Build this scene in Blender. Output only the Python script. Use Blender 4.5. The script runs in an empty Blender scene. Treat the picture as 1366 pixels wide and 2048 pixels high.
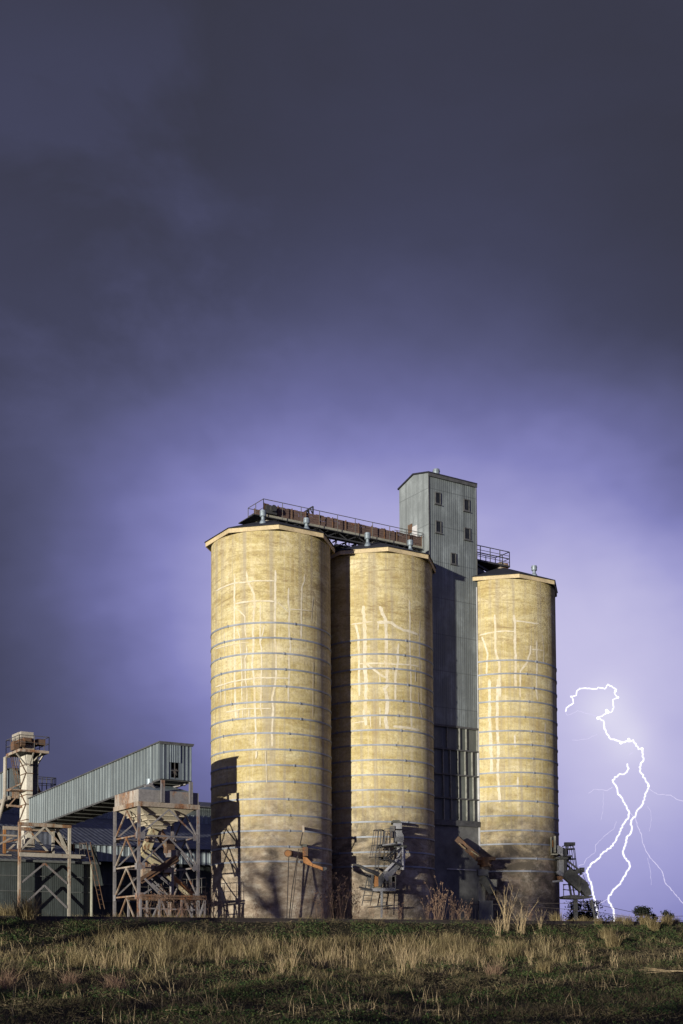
import bpy, bmesh, math, random
import numpy as np
from mathutils import Vector, Matrix

random.seed(7)
rng = np.random.default_rng(7)
R = math.radians
scene = bpy.context.scene
col = scene.collection
Z = Vector((0, 0, 1))

# ------------------------------------------------------------------ camera
FPX, HOR, PITCH, ROLL, CAMZ = 2580.0, 1910.0, R(3.2), R(0.3), 1.5
PPY = HOR - FPX * math.tan(PITCH)
CAM = Vector((0, 0, CAMZ))
FW = Vector((0, math.cos(PITCH), math.sin(PITCH)))
_u = Vector((0, -math.sin(PITCH), math.cos(PITCH)))
_r = Vector((1, 0, 0))
RT = _r * math.cos(ROLL) - _u * math.sin(ROLL)
UP = _u * math.cos(ROLL) + _r * math.sin(ROLL)

cd = bpy.data.cameras.new("camera")
cam = bpy.data.objects.new("camera", cd)
col.objects.link(cam)
cd.sensor_fit = 'VERTICAL'
cd.sensor_height = 36.0
cd.lens = FPX / 2048 * 36.0
cd.shift_y = (PPY - 1024) / 2048
cd.clip_start = 0.1
cd.clip_end = 20000
cam.matrix_world = Matrix(((RT.x, UP.x, -FW.x, CAM.x), (RT.y, UP.y, -FW.y, CAM.y), (RT.z, UP.z, -FW.z, CAM.z), (0, 0, 0, 1)))
scene.camera = cam

def ray(px, py):
    return RT * ((px - 683) / FPX) + UP * ((PPY - py) / FPX) + FW
def PY(px, py, Y):
    d = ray(px, py); return CAM + d * (Y / d.y)
def PZ(px, py, z):
    d = ray(px, py); return CAM + d * ((z - CAMZ) / d.z)
def PL(px, py, pt, nrm):
    d = ray(px, py); return CAM + d * ((pt - CAM).dot(nrm) / d.dot(nrm))
def proj(p):
    d = p - CAM; k = d.dot(FW)
    return 683 + FPX * d.dot(RT) / k, PPY - FPX * d.dot(UP) / k

# axes of the silo row: U runs along the row, N points out of its front
A33 = R(33)
U = Vector((math.cos(A33), math.sin(A33), 0))
N = Vector((math.sin(A33), -math.cos(A33), 0))
YARD = 3.2

# ------------------------------------------------------------------ objects
LOC = {}
def link(o):
    col.objects.link(o); return o
def thing(name, label, cat, loc, group=None):
    o = bpy.data.objects.new(name, None)
    link(o)
    o.empty_display_size = 0.3
    o.location = Vector(loc)
    LOC[o] = Vector(loc)
    tag(o, label, cat, group)
    return o
def tag(o, label=None, cat=None, group=None, kind=None):
    if label: o['label'] = label
    if cat: o['category'] = cat
    if group: o['group'] = group
    if kind: o['kind'] = kind
    return o

class MB:
    def __init__(s):
        s.v = []; s.f = []
    def add(s, pts, faces):
        b = len(s.v)
        s.v += [Vector(p) for p in pts]
        s.f += [tuple(b + i for i in f) for f in faces]
        return s
    def poly(s, *pts):
        return s.add(pts, [tuple(range(len(pts)))])
    def par(s, o, a, b, c):
        p = [o, o + a, o + a + b, o + b, o + c, o + a + c, o + a + b + c, o + b + c]
        return s.add(p, [(0, 3, 2, 1), (4, 5, 6, 7), (0, 1, 5, 4), (1, 2, 6, 5), (2, 3, 7, 6), (3, 0, 4, 7)])
    def boxc(s, c, dx, dy, dz, ux=U, uy=N):
        o = c - ux * dx / 2 - uy * dy / 2 - Z * dz / 2
        return s.par(o, ux * dx, uy * dy, Z * dz)
    def bar(s, p, q, w, h=None, side=None):
        h = h or w
        d = (q - p)
        if d.length < 1e-6: return s
        dn = d.normalized()
        a = side if side is not None else dn.cross(Z)
        if a.length < 1e-3: a = Vector(U)
        a = (a - dn * a.dot(dn)).normalized()
        b = dn.cross(a).normalized()
        return s.par(p - a * w / 2 - b * h / 2, a * w, b * h, d)
    def tube(s, p, q, r, r2=None, n=10):
        r2 = r if r2 is None else r2
        d = (q - p).normalized()
        a = d.cross(Z)
        if a.length < 1e-3: a = Vector((1, 0, 0))
        a.normalize(); b = d.cross(a)
        pts = []
        for c, rr in ((p, r), (q, r2)):
            for i in range(n):
                t = 2 * math.pi * i / n
                pts.append(c + a * rr * math.cos(t) + b * rr * math.sin(t))
        fs = [(i, (i + 1) % n, n + (i + 1) % n, n + i) for i in range(n)]
        fs += [tuple(range(n))[::-1], tuple(range(n, 2 * n))]
        return s.add(pts, fs)
    def path(s, pts, r, n=6):
        pts = [Vector(p) for p in pts]
        rs = r if isinstance(r, (list, tuple)) else [r] * len(pts)
        rings = []
        for i, p in enumerate(pts):
            d = (pts[min(i + 1, len(pts) - 1)] - pts[max(i - 1, 0)]).normalized()
            a = d.cross(Vector((0.13, 0.97, 0.2)))
            if a.length < 1e-3: a = d.cross(Z)
            a.normalize(); b = d.cross(a)
            rings.append([p + a * rs[i] * math.cos(2 * math.pi * k / n) + b * rs[i] * math.sin(2 * math.pi * k / n) for k in range(n)])
        fs = []
        for i in range(len(pts) - 1):
            for k in range(n):
                fs.append((i * n + k, i * n + (k + 1) % n, (i + 1) * n + (k + 1) % n, (i + 1) * n + k))
        fs += [tuple(range(n))[::-1], tuple((len(pts) - 1) * n + k for k in range(n))]
        return s.add([p for r_ in rings for p in r_], fs)
    def extrude(s, pts, vec):
        n = len(pts)
        fs = [tuple(range(n))[::-1], tuple(range(n, 2 * n))] + [(i, (i + 1) % n, n + (i + 1) % n, n + i) for i in range(n)]
        return s.add([Vector(p) for p in pts] + [Vector(p) + vec for p in pts], fs)
    def slab(s, pxs, Y, thick):            # a plate standing across the line of sight, of its own depth
        return s.extrude([PY(x, y, Y) for x, y in pxs], Vector((0, thick, 0)))
    def lathe(s, c, prof, n=48):           # prof: (radius, z)
        pts = []; fs = []
        for r, z in prof:
            for i in range(n):
                t = 2 * math.pi * i / n
                pts.append(Vector((c.x + r * math.cos(t), c.y + r * math.sin(t), z)))
        for j in range(len(prof) - 1):
            for i in range(n):
                fs.append((j * n + i, j * n + (i + 1) % n, (j + 1) * n + (i + 1) % n, (j + 1) * n + i))
        return s.add(pts, fs)
    def corr(s, o, a, b, out, pitch, depth, lo=0.72, thick=0.03):   # ribbed sheet: ribs along b, spaced along a
        n = max(1, round(a.length / pitch)); da = a / n
        top = []
        for i in range(n):
            for fr, h in ((0, 0), (lo, 0), (lo + .07, depth), (.93, depth)):
                top.append(o + da * (i + fr) + out * h)
        top.append(o + a)
        m = len(top)
        s.add(top + [p + b for p in top], [(i, i + 1, m + i + 1, m + i) for i in range(m - 1)])
        return s
    def rail(s, pts, h, r=0.025, mid=True, spacing=1.2):
        for p, q in zip(pts[:-1], pts[1:]):
            s.tube(p + Z * h, q + Z * h, r, n=6)
            if mid: s.tube(p + Z * h * .5, q + Z * h * .5, r * .8, n=6)
            k = max(1, round((q - p).length / spacing))
            for i in range(k + 1):
                c = p.lerp(q, i / k)
                s.tube(c, c + Z * h, r, n=6)
        return s
    def ladder(s, p, q, side, r=0.02, step=0.3):
        s.tube(p, q, r, n=6); s.tube(p + side, q + side, r, n=6)
        k = int((q - p).length / step)
        for i in range(1, k):
            c = p.lerp(q, i / k)
            s.tube(c, c + side, r * .7, n=5)
        return s
    def build(s, name, mat, parent=None, loc=None, smooth=False, recalc=True):
        off = LOC[parent] if parent is not None else (Vector(loc) if loc is not None else Vector((0, 0, 0)))
        me = bpy.data.meshes.new(name)
        me.from_pydata([tuple(v - off) for v in s.v], [], s.f)
        if recalc:
            bm = bmesh.new(); bm.from_mesh(me)
            bmesh.ops.recalc_face_normals(bm, faces=bm.faces)
            bm.to_mesh(me); bm.free()
        if smooth:
            for p in me.polygons: p.use_smooth = True
        if mat: me.materials.append(mat)
        me.update()
        o = bpy.data.objects.new(name, me)
        link(o)
        if parent is not None:
            o.parent = parent; LOC[o] = Vector(off)
        else:
            o.location = off; LOC[o] = Vector(off)
        return o

def np_mesh(name, verts, tris, mat):
    me = bpy.data.meshes.new(name)
    n = len(tris)
    me.vertices.add(len(verts)); me.vertices.foreach_set("co", np.asarray(verts, dtype=np.float32).ravel())
    me.loops.add(3 * n); me.loops.foreach_set("vertex_index", np.asarray(tris, dtype=np.int32).ravel())
    me.polygons.add(n)
    me.polygons.foreach_set("loop_start", np.arange(0, 3 * n, 3, dtype=np.int32))
    me.update(calc_edges=True); me.validate()
    me.materials.append(mat)
    return me

# ------------------------------------------------------------------ materials
class NT:
    def __init__(s, name, rough=0.8, metal=0.0, spec=0.3):
        s.m = bpy.data.materials.new(name); s.m.use_nodes = True
        s.t = s.m.node_tree
        s.b = s.t.nodes["Principled BSDF"]
        s.b.inputs["Roughness"].default_value = rough
        s.b.inputs["Metallic"].default_value = metal
        s.b.inputs["Specular IOR Level"].default_value = spec
        s.tc = s.n("ShaderNodeTexCoord")
    def n(s, typ, **kw):
        nd = s.t.nodes.new(typ)
        for k, v in kw.items(): setattr(nd, k, v)
        return nd
    def lk(s, a, b): s.t.links.new(a, b)
    def noise(s, scale=1.0, vec=(1, 1, 1), detail=6, rough=0.6, dist=0.0, coord="Object", off=(0, 0, 0)):
        mp = s.n("ShaderNodeMapping"); mp.inputs["Scale"].default_value = vec; mp.inputs["Location"].default_value = off
        s.lk(s.tc.outputs[coord], mp.inputs[0])
        nz = s.n("ShaderNodeTexNoise"); nz.inputs["Scale"].default_value = scale
        nz.inputs["Detail"].default_value = detail; nz.inputs["Roughness"].default_value = rough; nz.inputs["Distortion"].default_value = dist
        s.lk(mp.outputs[0], nz.inputs["Vector"])
        return nz.outputs["Fac"]
    def ramp(s, fac, stops, interp='LINEAR'):
        r = s.n("ShaderNodeValToRGB"); e = r.color_ramp.elements; r.color_ramp.interpolation = interp
        while len(e) < len(stops): e.new(0.5)
        for i, (p, c) in enumerate(stops):
            e[i].position = p
            c = (c, c, c) if isinstance(c, (int, float)) else c
            e[i].color = (*c, 1)
        s.lk(fac, r.inputs[0]); return r.outputs[0]
    def mix(s, fac, a, b, mode='MIX'):
        m = s.n("ShaderNodeMix", data_type='RGBA', blend_type=mode)
        for inp, v in ((m.inputs[0], fac), (m.inputs[6], a), (m.inputs[7], b)):
            if isinstance(v, (int, float)): inp.default_value = v
            elif isinstance(v, tuple): inp.default_value = (*v, 1)
            else: s.lk(v, inp)
        return m.outputs[2]
    def math(s, op, a, b=None, c=None):
        m = s.n("ShaderNodeMath", operation=op)
        for i, v in enumerate((a, b, c)):
            if v is None: continue
            if isinstance(v, (int, float)): m.inputs[i].default_value = v
            else: s.lk(v, m.inputs[i])
        return m.outputs[0]
    def xyz(s, coord="Object"):
        x = s.n("ShaderNodeSeparateXYZ"); s.lk(s.tc.outputs[coord], x.inputs[0]); return x.outputs
    def bump(s, h, strength=0.3, dist=0.05):
        b = s.n("ShaderNodeBump"); b.inputs["Strength"].default_value = strength; b.inputs["Distance"].default_value = dist
        s.lk(h, b.inputs["Height"]); s.lk(b.outputs[0], s.b.inputs["Normal"])
    def color(s, c):
        if isinstance(c, tuple): s.b.inputs["Base Color"].default_value = (*c, 1)
        else: s.lk(c, s.b.inputs["Base Color"])
        return s.m

def concrete(name, seed, dark=0.0):
    k = NT(name, 0.92, spec=0.15)
    x, y, z = k.xyz()
    lay = k.noise(1.0, (.20, .20, 1.0), 10, .74, .9, off=(seed, 0, 0))
    fine = k.noise(5.5, (1, 1, 1.1), 12, .85, off=(0, seed, 0))
    grain = k.noise(14, (1, 1, 1), 8, .9, off=(seed, 0, 2))
    stk = k.noise(1.0, (2.6, 2.6, .07), 7, .65, off=(0, 0, seed))
    mott = k.noise(.75, (.8, .8, 1.1), 10, .72, .5, off=(seed, 2, 7))
    c = k.ramp(lay, [(.32, (.37, .285, .115)), (.44, (.49, .40, .175)), (.53, (.59, .495, .25)), (.64, (.69, .615, .36))])
    c = k.mix(k.ramp(mott, [(.36, .6), (.50, 0)]), c, (.40, .29, .12))
    c = k.mix(k.ramp(mott, [(.52, 0), (.66, .7)]), c, (.66, .57, .37))
    c = k.mix(k.ramp(fine, [(.36, .8), (.50, 0)]), c, (.27, .19, .085))
    c = k.mix(k.ramp(fine, [(.53, 0), (.66, .6)]), c, (.70, .62, .43))
    c = k.mix(k.ramp(grain, [(.36, .5), (.5, 0)]), c, (.30, .22, .12))
    c = k.mix(k.ramp(stk, [(.48, 0), (.64, .68)]), c, (.34, .29, .22))
    ru = k.noise(1.0, (1.6, 1.6, .05), 6, .7, .2, off=(seed, 4, 4))
    c = k.mix(k.ramp(ru, [(.57, 0), (.68, .55)]), c, (.30, .20, .10))
    c = k.mix(k.ramp(stk, [(.30, .45), (.43, 0)]), c, (.66, .58, .42))
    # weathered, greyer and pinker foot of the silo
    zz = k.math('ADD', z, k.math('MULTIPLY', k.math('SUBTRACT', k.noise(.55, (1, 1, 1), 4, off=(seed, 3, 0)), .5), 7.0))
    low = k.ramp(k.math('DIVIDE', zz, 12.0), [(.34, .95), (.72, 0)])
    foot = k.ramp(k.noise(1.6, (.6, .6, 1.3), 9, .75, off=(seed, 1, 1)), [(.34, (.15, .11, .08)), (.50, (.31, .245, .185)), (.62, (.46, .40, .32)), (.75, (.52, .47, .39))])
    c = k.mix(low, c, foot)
    # eroded, dark pour lines near the top
    ln = k.noise(1.0, (.5, .5, 2.1), 11, .8, 1.2, off=(seed, 9, 0))
    up = k.ramp(k.math('DIVIDE', z, 24.0), [(.70, 0), (.80, 1)])
    c = k.mix(k.math('MULTIPLY', up, k.ramp(ln, [(.51, 0), (.62, .75)])), c, (.25, .18, .09))
    lln = k.ramp(ln, [(.60, 0), (.70, .55)])
    c = k.mix(lln, c, (.28, .2, .11))
    # darker blotches low down
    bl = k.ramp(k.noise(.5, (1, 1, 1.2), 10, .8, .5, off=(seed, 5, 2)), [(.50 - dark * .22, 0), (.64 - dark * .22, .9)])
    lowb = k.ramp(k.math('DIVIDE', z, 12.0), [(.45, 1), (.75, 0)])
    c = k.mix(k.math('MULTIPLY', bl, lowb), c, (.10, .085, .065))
    k.bump(k.math('ADD', fine, k.math('MULTIPLY', ln, 1.2)), .7, .07)
    return k.color(c)

def sheet(name, base, seed=0.0, rough=0.55, metal=0.15, wave=None, axis=U, seams=None, streak=1.0):
    k = NT(name, rough, metal, .4)
    x, y, z = k.xyz()
    stk = k.noise(1.0, (3.2, 3.2, .10), 8, .7, off=(seed, 0, 0))
    pat = k.noise(.8, (1, 1, .7), 7, .65, off=(0, seed, 0))
    fine = k.noise(7, (1, 1, .6), 8, .8, off=(seed, 0, 4))
    b = Vector(base)
    c = k.ramp(stk, [(.32, tuple(b * .55)), (.46, tuple(b * .85)), (.56, tuple(b * 1.08)), (.70, tuple(b * 1.55))])
    c = k.mix(k.ramp(pat, [(.42, .6 * streak), (.60, 0)]), c, tuple(b * .6))
    c = k.mix(k.ramp(pat, [(.55, 0), (.7, .45 * streak)]), c, tuple(b * 1.5))
    c = k.mix(k.ramp(fine, [(.35, .35), (.5, 0)]), c, tuple(b * .5))
    if seams:
        fr = k.math('FRACT', k.math('DIVIDE', k.math('ADD', z, k.math('MULTIPLY', fine, .05)), seams))
        c = k.mix(k.ramp(fr, [(.0, .8), (.035, 0)]), c, tuple(b * .4))
    if wave:
        w = k.math('ADD', k.math('MULTIPLY', x, axis.x), k.math('MULTIPLY', y, axis.y))
        s_ = k.math('SINE', k.math('MULTIPLY', w, 2 * math.pi / wave))
        k.bump(k.math('ADD', k.math('MULTIPLY', s_, .5), k.math('MULTIPLY', fine, .8)), .55, wave * .10)
    else:
        k.bump(fine, .15, .02)
    return k.color(c)

def painted(name, paint, rust=.35, rough=.6, seed=0.0, scale=1.6, vert=.5):
    k = NT(name, rough, spec=.3)
    p = Vector(paint)
    n1 = k.noise(scale, (1, 1, vert), 10, .72, .3, off=(seed, 0, 0))
    n2 = k.noise(9, (1, 1, 1), 6, .7, off=(0, seed, 0))
    c = k.ramp(n2, [(.35, tuple(p * .72)), (.55, tuple(p)), (.7, tuple(p * 1.12))])
    r = k.ramp(n2, [(.35, (.07, .030, .017)), (.5, (.19, .082, .034)), (.65, (.36, .17, .06))])
    t = .69 - rust * .245
    c = k.mix(k.ramp(n1, [(t - .02, 0), (t + .06, .9)]), c, r)
    n3 = k.noise(.9, (1, 1, .5), 6, .6, off=(seed, seed, 3))
    c = k.mix(k.ramp(n3, [(.40, .45), (.58, 0)]), c, tuple(p * .5))
    k.bump(n2, .25, .01)
    return k.color(c)

def simple(name, c, rough=.8, metal=0, var=.35, scale=5.0, spec=.3):
    k = NT(name, rough, metal, spec)
    p = Vector(c)
    n = k.noise(scale, (1, 1, 1), 8, .7)
    o = k.ramp(n, [(.3, tuple(p * (1 - var))), (.5, tuple(p)), (.7, tuple(p * (1 + var)))])
    k.bump(n, .2, .01)
    return k.color(o)

def foliage(name, cols, scale=.6, trans=.25):
    k = NT(name, .85, spec=.15)
    g = k.n("ShaderNodeNewGeometry")
    n = k.noise(scale, (1, 1, 1), 4, .6)
    f = k.math('ADD', k.math('MULTIPLY', n, .62), k.math('MULTIPLY', g.outputs["Random Per Island"], .42))
    st = [(.22 + .56 * i / (len(cols) - 1), c) for i, c in enumerate(cols)]
    c = k.ramp(f, st)
    k.color(c)
    tr = k.n("ShaderNodeBsdfTranslucent"); k.lk(c, tr.inputs[0])
    ms = k.n("ShaderNodeMixShader"); ms.inputs[0].default_value = trans
    out = k.t.nodes["Material Output"]
    k.lk(k.b.outputs[0], ms.inputs[1]); k.lk(tr.outputs[0], ms.inputs[2]); k.lk(ms.outputs[0], out.inputs[0])
    return k.m

def emit(name, c, strength):
    k = NT(name)
    k.b.inputs["Base Color"].default_value = (0, 0, 0, 1)
    k.b.inputs["Emission Color"].default_value = (*c, 1)
    k.b.inputs["Emission Strength"].default_value = strength
    return k.m

M = {}
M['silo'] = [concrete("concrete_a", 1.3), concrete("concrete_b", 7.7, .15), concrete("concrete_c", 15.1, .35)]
def sealant():
    k = NT("crack_sealant", .9, spec=.15)
    a = k.noise(1.1, (1, 1, .5), 8, .75); b = k.noise(6, (1, 1, 1), 8, .8)
    c = k.ramp(b, [(.35, (.46, .40, .28)), (.5, (.59, .53, .405)), (.65, (.65, .59, .47))])
    c = k.mix(k.ramp(a, [(.36, .75), (.50, 0)]), c, (.54, .43, .235))
    return k.color(c)
M['seal'] = sealant()
M['hoop'] = simple("hoop_steel", (.25, .265, .295), .6, .1, .35, 1.2)
M['roof'] = simple("bitumen_roof", (.022, .022, .03), .75, 0, .4, 2)
M['fascia'] = painted("cream_fascia", (.62, .49, .29), .12, .7, 2)
M['vent'] = simple("galvanised_vent", (.22, .26, .29), .45, .3, .3, 3)
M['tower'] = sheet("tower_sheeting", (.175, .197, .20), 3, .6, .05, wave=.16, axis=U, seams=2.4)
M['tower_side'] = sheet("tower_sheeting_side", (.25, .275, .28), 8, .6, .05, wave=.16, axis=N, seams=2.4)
M['trim'] = simple("dark_trim", (.085, .085, .085), .6, .1, .4, 3)
M['void'] = simple("dark_void", (.012, .013, .014), .5, 0, .3, 2)
M['pane'] = simple("dusty_glass", (.014, .016, .018), .4, 0, .5, 2, .3)
M['panel'] = sheet("panel_glazing", (.13, .14, .125), 5, .5, .0, None, U, None)
M['rib'] = simple("rib_steel", (.25, .25, .22), .5, .2, .4, 4)
M['basewall'] = simple("dark_render", (.14, .14, .135), .9, 0, .4, 1.2)
M['white'] = simple("white_flashing", (.48, .47, .47), .6, 0, .25, 2)
M['boards'] = painted("rusted_boards", (.13, .085, .07), .45, .85, 4, 2.2, .8)
M['pale_beam'] = painted("pale_beam", (.30, .29, .23), .25, .7, 6)
M['dark_steel'] = simple("dark_steel", (.05, .05, .052), .6, .2, .4, 4)
M['rail_steel'] = painted("railing_steel", (.10, .095, .09), .45, .6, 9, 3)
M['gallery'] = sheet("gallery_sheeting", (.145, .17, .178), 11, .45, .2, None, N, None, .5)
M['gallery_end'] = sheet("gallery_end_sheeting", (.15, .175, .19), 13, .45, .2, None, U, None, .6)
M['under'] = simple("underside_steel", (.05, .05, .045), .8, 0, .5, 2)
M['leg'] = painted("galvanised_leg", (.215, .20, .20), .5, .6, 1, 1.2)
M['cream'] = painted("cream_steel", (.40, .36, .30), .5, .6, 3, 1.0)
M['cream_rusty'] = painted("rusty_cream_steel", (.36, .30, .235), .82, .65, 5, 1.0, .35)
M['column'] = painted('column_paint', (.62, .58, .49), .36, .6, 17, 1.1, .4)
M['hopper'] = painted("hopper_paint", (.55, .48, .36), .34, .65, 8, .8)
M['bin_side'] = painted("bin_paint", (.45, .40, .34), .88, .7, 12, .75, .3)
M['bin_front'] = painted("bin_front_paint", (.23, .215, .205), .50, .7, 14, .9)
M['rust'] = painted("rusted_iron", (.13, .08, .052), .6, .8, 2, 1.8)
M['rust_orange'] = painted("orange_rust", (.31, .14, .048), .6, .7, 7, 3)
M['spout'] = painted("spout_paint", (.48, .42, .26), .66, .7, 9, 2.2)
M['grey_plate'] = painted("grey_plate", (.24, .24, .25), .14, .55, 10, 2)
M['mossy'] = simple("mossy_steel", (.075, .075, .066), .8, .1, .5, 5)
M['shed'] = sheet("shed_sheeting", (.135, .155, .15), 21, .6, .1, wave=.19, axis=U)
M['shed_green'] = sheet("green_sheeting", (.052, .062, .06), 25, .6, .0, wave=.13, axis=U)
M['strip'] = sheet("strip_sheeting", (.23, .27, .29), 27, .5, .1, wave=.42, axis=U)
M['shed_roof'] = sheet("shed_roofing", (.11, .12, .15), 29, .6, .1, wave=.42, axis=U)
M['gutter'] = painted("gutter", (.12, .125, .12), .3, .7, 4, 2)
M['rope'] = simple("steel_cable", (.06, .05, .045), .7, .2, .2, 5)
M['sleeper'] = simple("timber_sleeper", (.055, .045, .038), .9, 0, .4, 3)
M['rail'] = painted("railway_steel", (.035, .028, .025), .15, .6, 4, 3)
M['bark'] = simple("bark", (.07, .055, .045), .9, 0, .4, 3)
M['leaf_dark'] = foliage("dark_leaves", [(.010, .013, .010), (.018, .022, .016), (.03, .032, .024)], .3, .1)
M['dry'] = foliage("dry_grass", [(.06, .048, .022), (.15, .115, .055), (.31, .245, .125), (.50, .41, .23)], .45)
M['dry_dark'] = foliage("mixed_grass", [(.028, .030, .016), (.06, .06, .028), (.115, .092, .048), (.23, .185, .10)], .5)
M['green'] = foliage("green_leaves", [(.016, .032, .013), (.032, .062, .022), (.055, .10, .032), (.12, .15, .05), (.09, .072, .045)], .8)
M['litter'] = foliage('litter', [(.035, .026, .018), (.07, .052, .032), (.13, .10, .06), (.05, .055, .025), (.26, .2, .12)], 1.5, .05)
M['weed'] = foliage("dry_weed", [(.14, .085, .06), (.24, .155, .105), (.36, .25, .16)], 1.0, .1)
M['stalk'] = foliage("pale_stalk", [(.30, .22, .12), (.46, .35, .20), (.58, .46, .28)], 1.0, .1)
M['bolt'] = emit("lightning_core", (.97, .95, 1.0), 1.5)
M['bolt_faint'] = emit("lightning_branch", (.66, .62, .86), .90)
M['bolt_glow'] = emit("lightning_sheath", (.86, .83, 1.0), .9)
_t = M['bolt_glow'].node_tree
_ms = _t.nodes.new("ShaderNodeMixShader"); _ms.inputs[0].default_value = .27
_tr = _t.nodes.new("ShaderNodeBsdfTransparent")
_t.links.new(_tr.outputs[0], _ms.inputs[1]); _t.links.new(_t.nodes["Principled BSDF"].outputs[0], _ms.inputs[2])
_t.links.new(_ms.outputs[0], _t.nodes["Material Output"].inputs[0])
# ================================================================== SILOS
C1 = PY(542.5, 1500, 78.0); C1.z = 0
def F(s, n, z): return C1 + U * s + N * n + Z * z
RAD = 3.65
S_SILO = [0.0, 7.80, 18.40]
HOOP_PX = [1244.7, 1275.4, 1306.3, 1337.4, 1372.4, 1404, 1435, 1466.5, 1498, 1529.5, 1562.5, 1597, 1630, 1661, 1693.3, 1722.8]
HOOP_Z = [PY(543, y, 78 - RAD).z for y in HOOP_PX]
EAVE = 26.62

def on_silo(px, py, c, r):
    d = ray(px, py); o = CAM - c
    a = d.x ** 2 + d.y ** 2; b = 2 * (o.x * d.x + o.y * d.y); q = o.x ** 2 + o.y ** 2 - r * r
    disc = b * b - 4 * a * q
    if disc < 0: return None
    p = CAM + d * ((-b - math.sqrt(disc)) / (2 * a))
    return math.atan2(p.x - c.x, -(p.y - c.y)), p.z

def seal_strip(mb, pts, w, c, r, kx, ky, x0, y0):
    pl = []
    for x, y in pts:
        q = on_silo(x0 + x * kx, y0 + y * ky, c, r)
        if q: pl.append((q[0] * r, q[1]))
    if len(pl) < 2: return
    fine = []
    for (a0, z0), (a1, z1) in zip(pl[:-1], pl[1:]):
        L = math.hypot(a1 - a0, z1 - z0); k = max(1, int(L / .16))
        for i in range(k):
            t = i / k; fine.append((a0 + (a1 - a0) * t, z0 + (z1 - z0) * t))
    fine.append(pl[-1])
    half = w * kx * (c.y - r) / FPX / 2 * 1.22
    L = []; Rr = []
    n = len(fine)
    jit = [random.uniform(-.12, .12) for _ in range(n)]
    for i, (a, z) in enumerate(fine):
        p0 = fine[max(i - 1, 0)]; p1 = fine[min(i + 1, n - 1)]
        dx, dz = p1[0] - p0[0], p1[1] - p0[1]; l = math.hypot(dx, dz) or 1
        nx, nz = -dz / l, dx / l
        j = half * jit[i]
        wl = half * (1 + random.uniform(-.38, .18)); wr = half * (1 + random.uniform(-.38, .18))
        if i == 0 or i == n - 1: wl *= .55; wr *= .55
        for lst, sg, ww in ((L, 1, wl), (Rr, -1, wr)):
            aa = (a + nx * (sg * ww + j)) / r; zz = z + nz * (sg * ww + j)
            lst.append(Vector((c.x + r * math.sin(aa), c.y - r * math.cos(aa), zz)))
    mb.add(L + Rr, [(i, i + 1, n + i + 1, n + i) for i in range(n - 1)])

ZS1 = dict(kx=.1856, ky=.1856, x0=420, y0=1120)
SEAL1 = [
 ([(265,150),(265,300),(262,500),(262,720),(262,900),(268,1050),(265,1250),(270,1400),(270,1580),(280,1700)],20),
 ([(392,120),(400,220),(440,290),(475,370),(480,470),(470,600),(465,700),(462,800),(470,900),(465,1000),(450,1130),(470,1250),(480,1400),(480,1560),(487,1700),(495,1850),(490,2000)],21),
 ([(705,110),(703,250),(703,450),(700,620),(702,720),(695,800),(705,900),(712,1050),(712,1250),(690,1400),(670,1480),(680,1600),(675,1750),(668,1870),(668,2010)],20),
 ([(847,300),(845,450),(855,560),(850,720),(853,830),(868,930),(848,1060),(855,1200),(845,1400),(845,1520)],18),
 ([(1020,150),(1015,230),(990,290),(985,450),(985,600),(985,740),(980,850)],18),
 ([(1115,400),(1100,520),(1095,660)],10),
 ([(540,480),(545,600),(540,760),(540,900),(555,960),(555,1150),(550,1300),(550,1450),(545,1580),(560,1680)],14),
 ([(590,700),(570,780),(545,880)],12),
 ([(270,520),(320,550),(375,610),(378,700),(380,780),(395,840)],12),
 ([(290,720),(320,830),(325,950),(335,1050),(340,1150),(345,1280),(342,1400),(345,1520)],11),
 ([(395,930),(400,1010),(375,1060),(380,1140),(380,1280),(400,1400),(398,1590)],11),
 ([(155,770),(155,1010)],9), ([(115,1270),(118,1540)],9), ([(158,1260),(165,1550)],9),
 ([(50,1000),(50,1450),(60,1900)],6), ([(350,1600),(352,1700)],10), ([(420,1610),(418,1700)],10), ([(300,1600),(305,1710)],10), ([(225,1510),(220,1620)],8),
 ([(1110,1100),(1108,1700)],8),
 ([(65,335),(150,290),(260,250),(400,238),(480,225),(690,225)],13),
 ([(275,470),(380,450),(480,440),(700,445)],17), ([(730,455),(790,510),(845,560)],9), ([(860,530),(960,535),(1090,550)],10),
 ([(60,960),(180,925),(270,905),(420,885)],9), ([(60,1370),(150,1340),(250,1310),(400,1285),(520,1270),(700,1270),(850,1275)],14),
 ([(170,1640),(270,1625),(340,1605),(480,1600),(660,1600)],11), ([(600,2060),(610,2400)],7), ([(500,2060),(495,2140)],26),
]
ZS2 = dict(kx=.1465, ky=.1465, x0=690, y0=1180)
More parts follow.
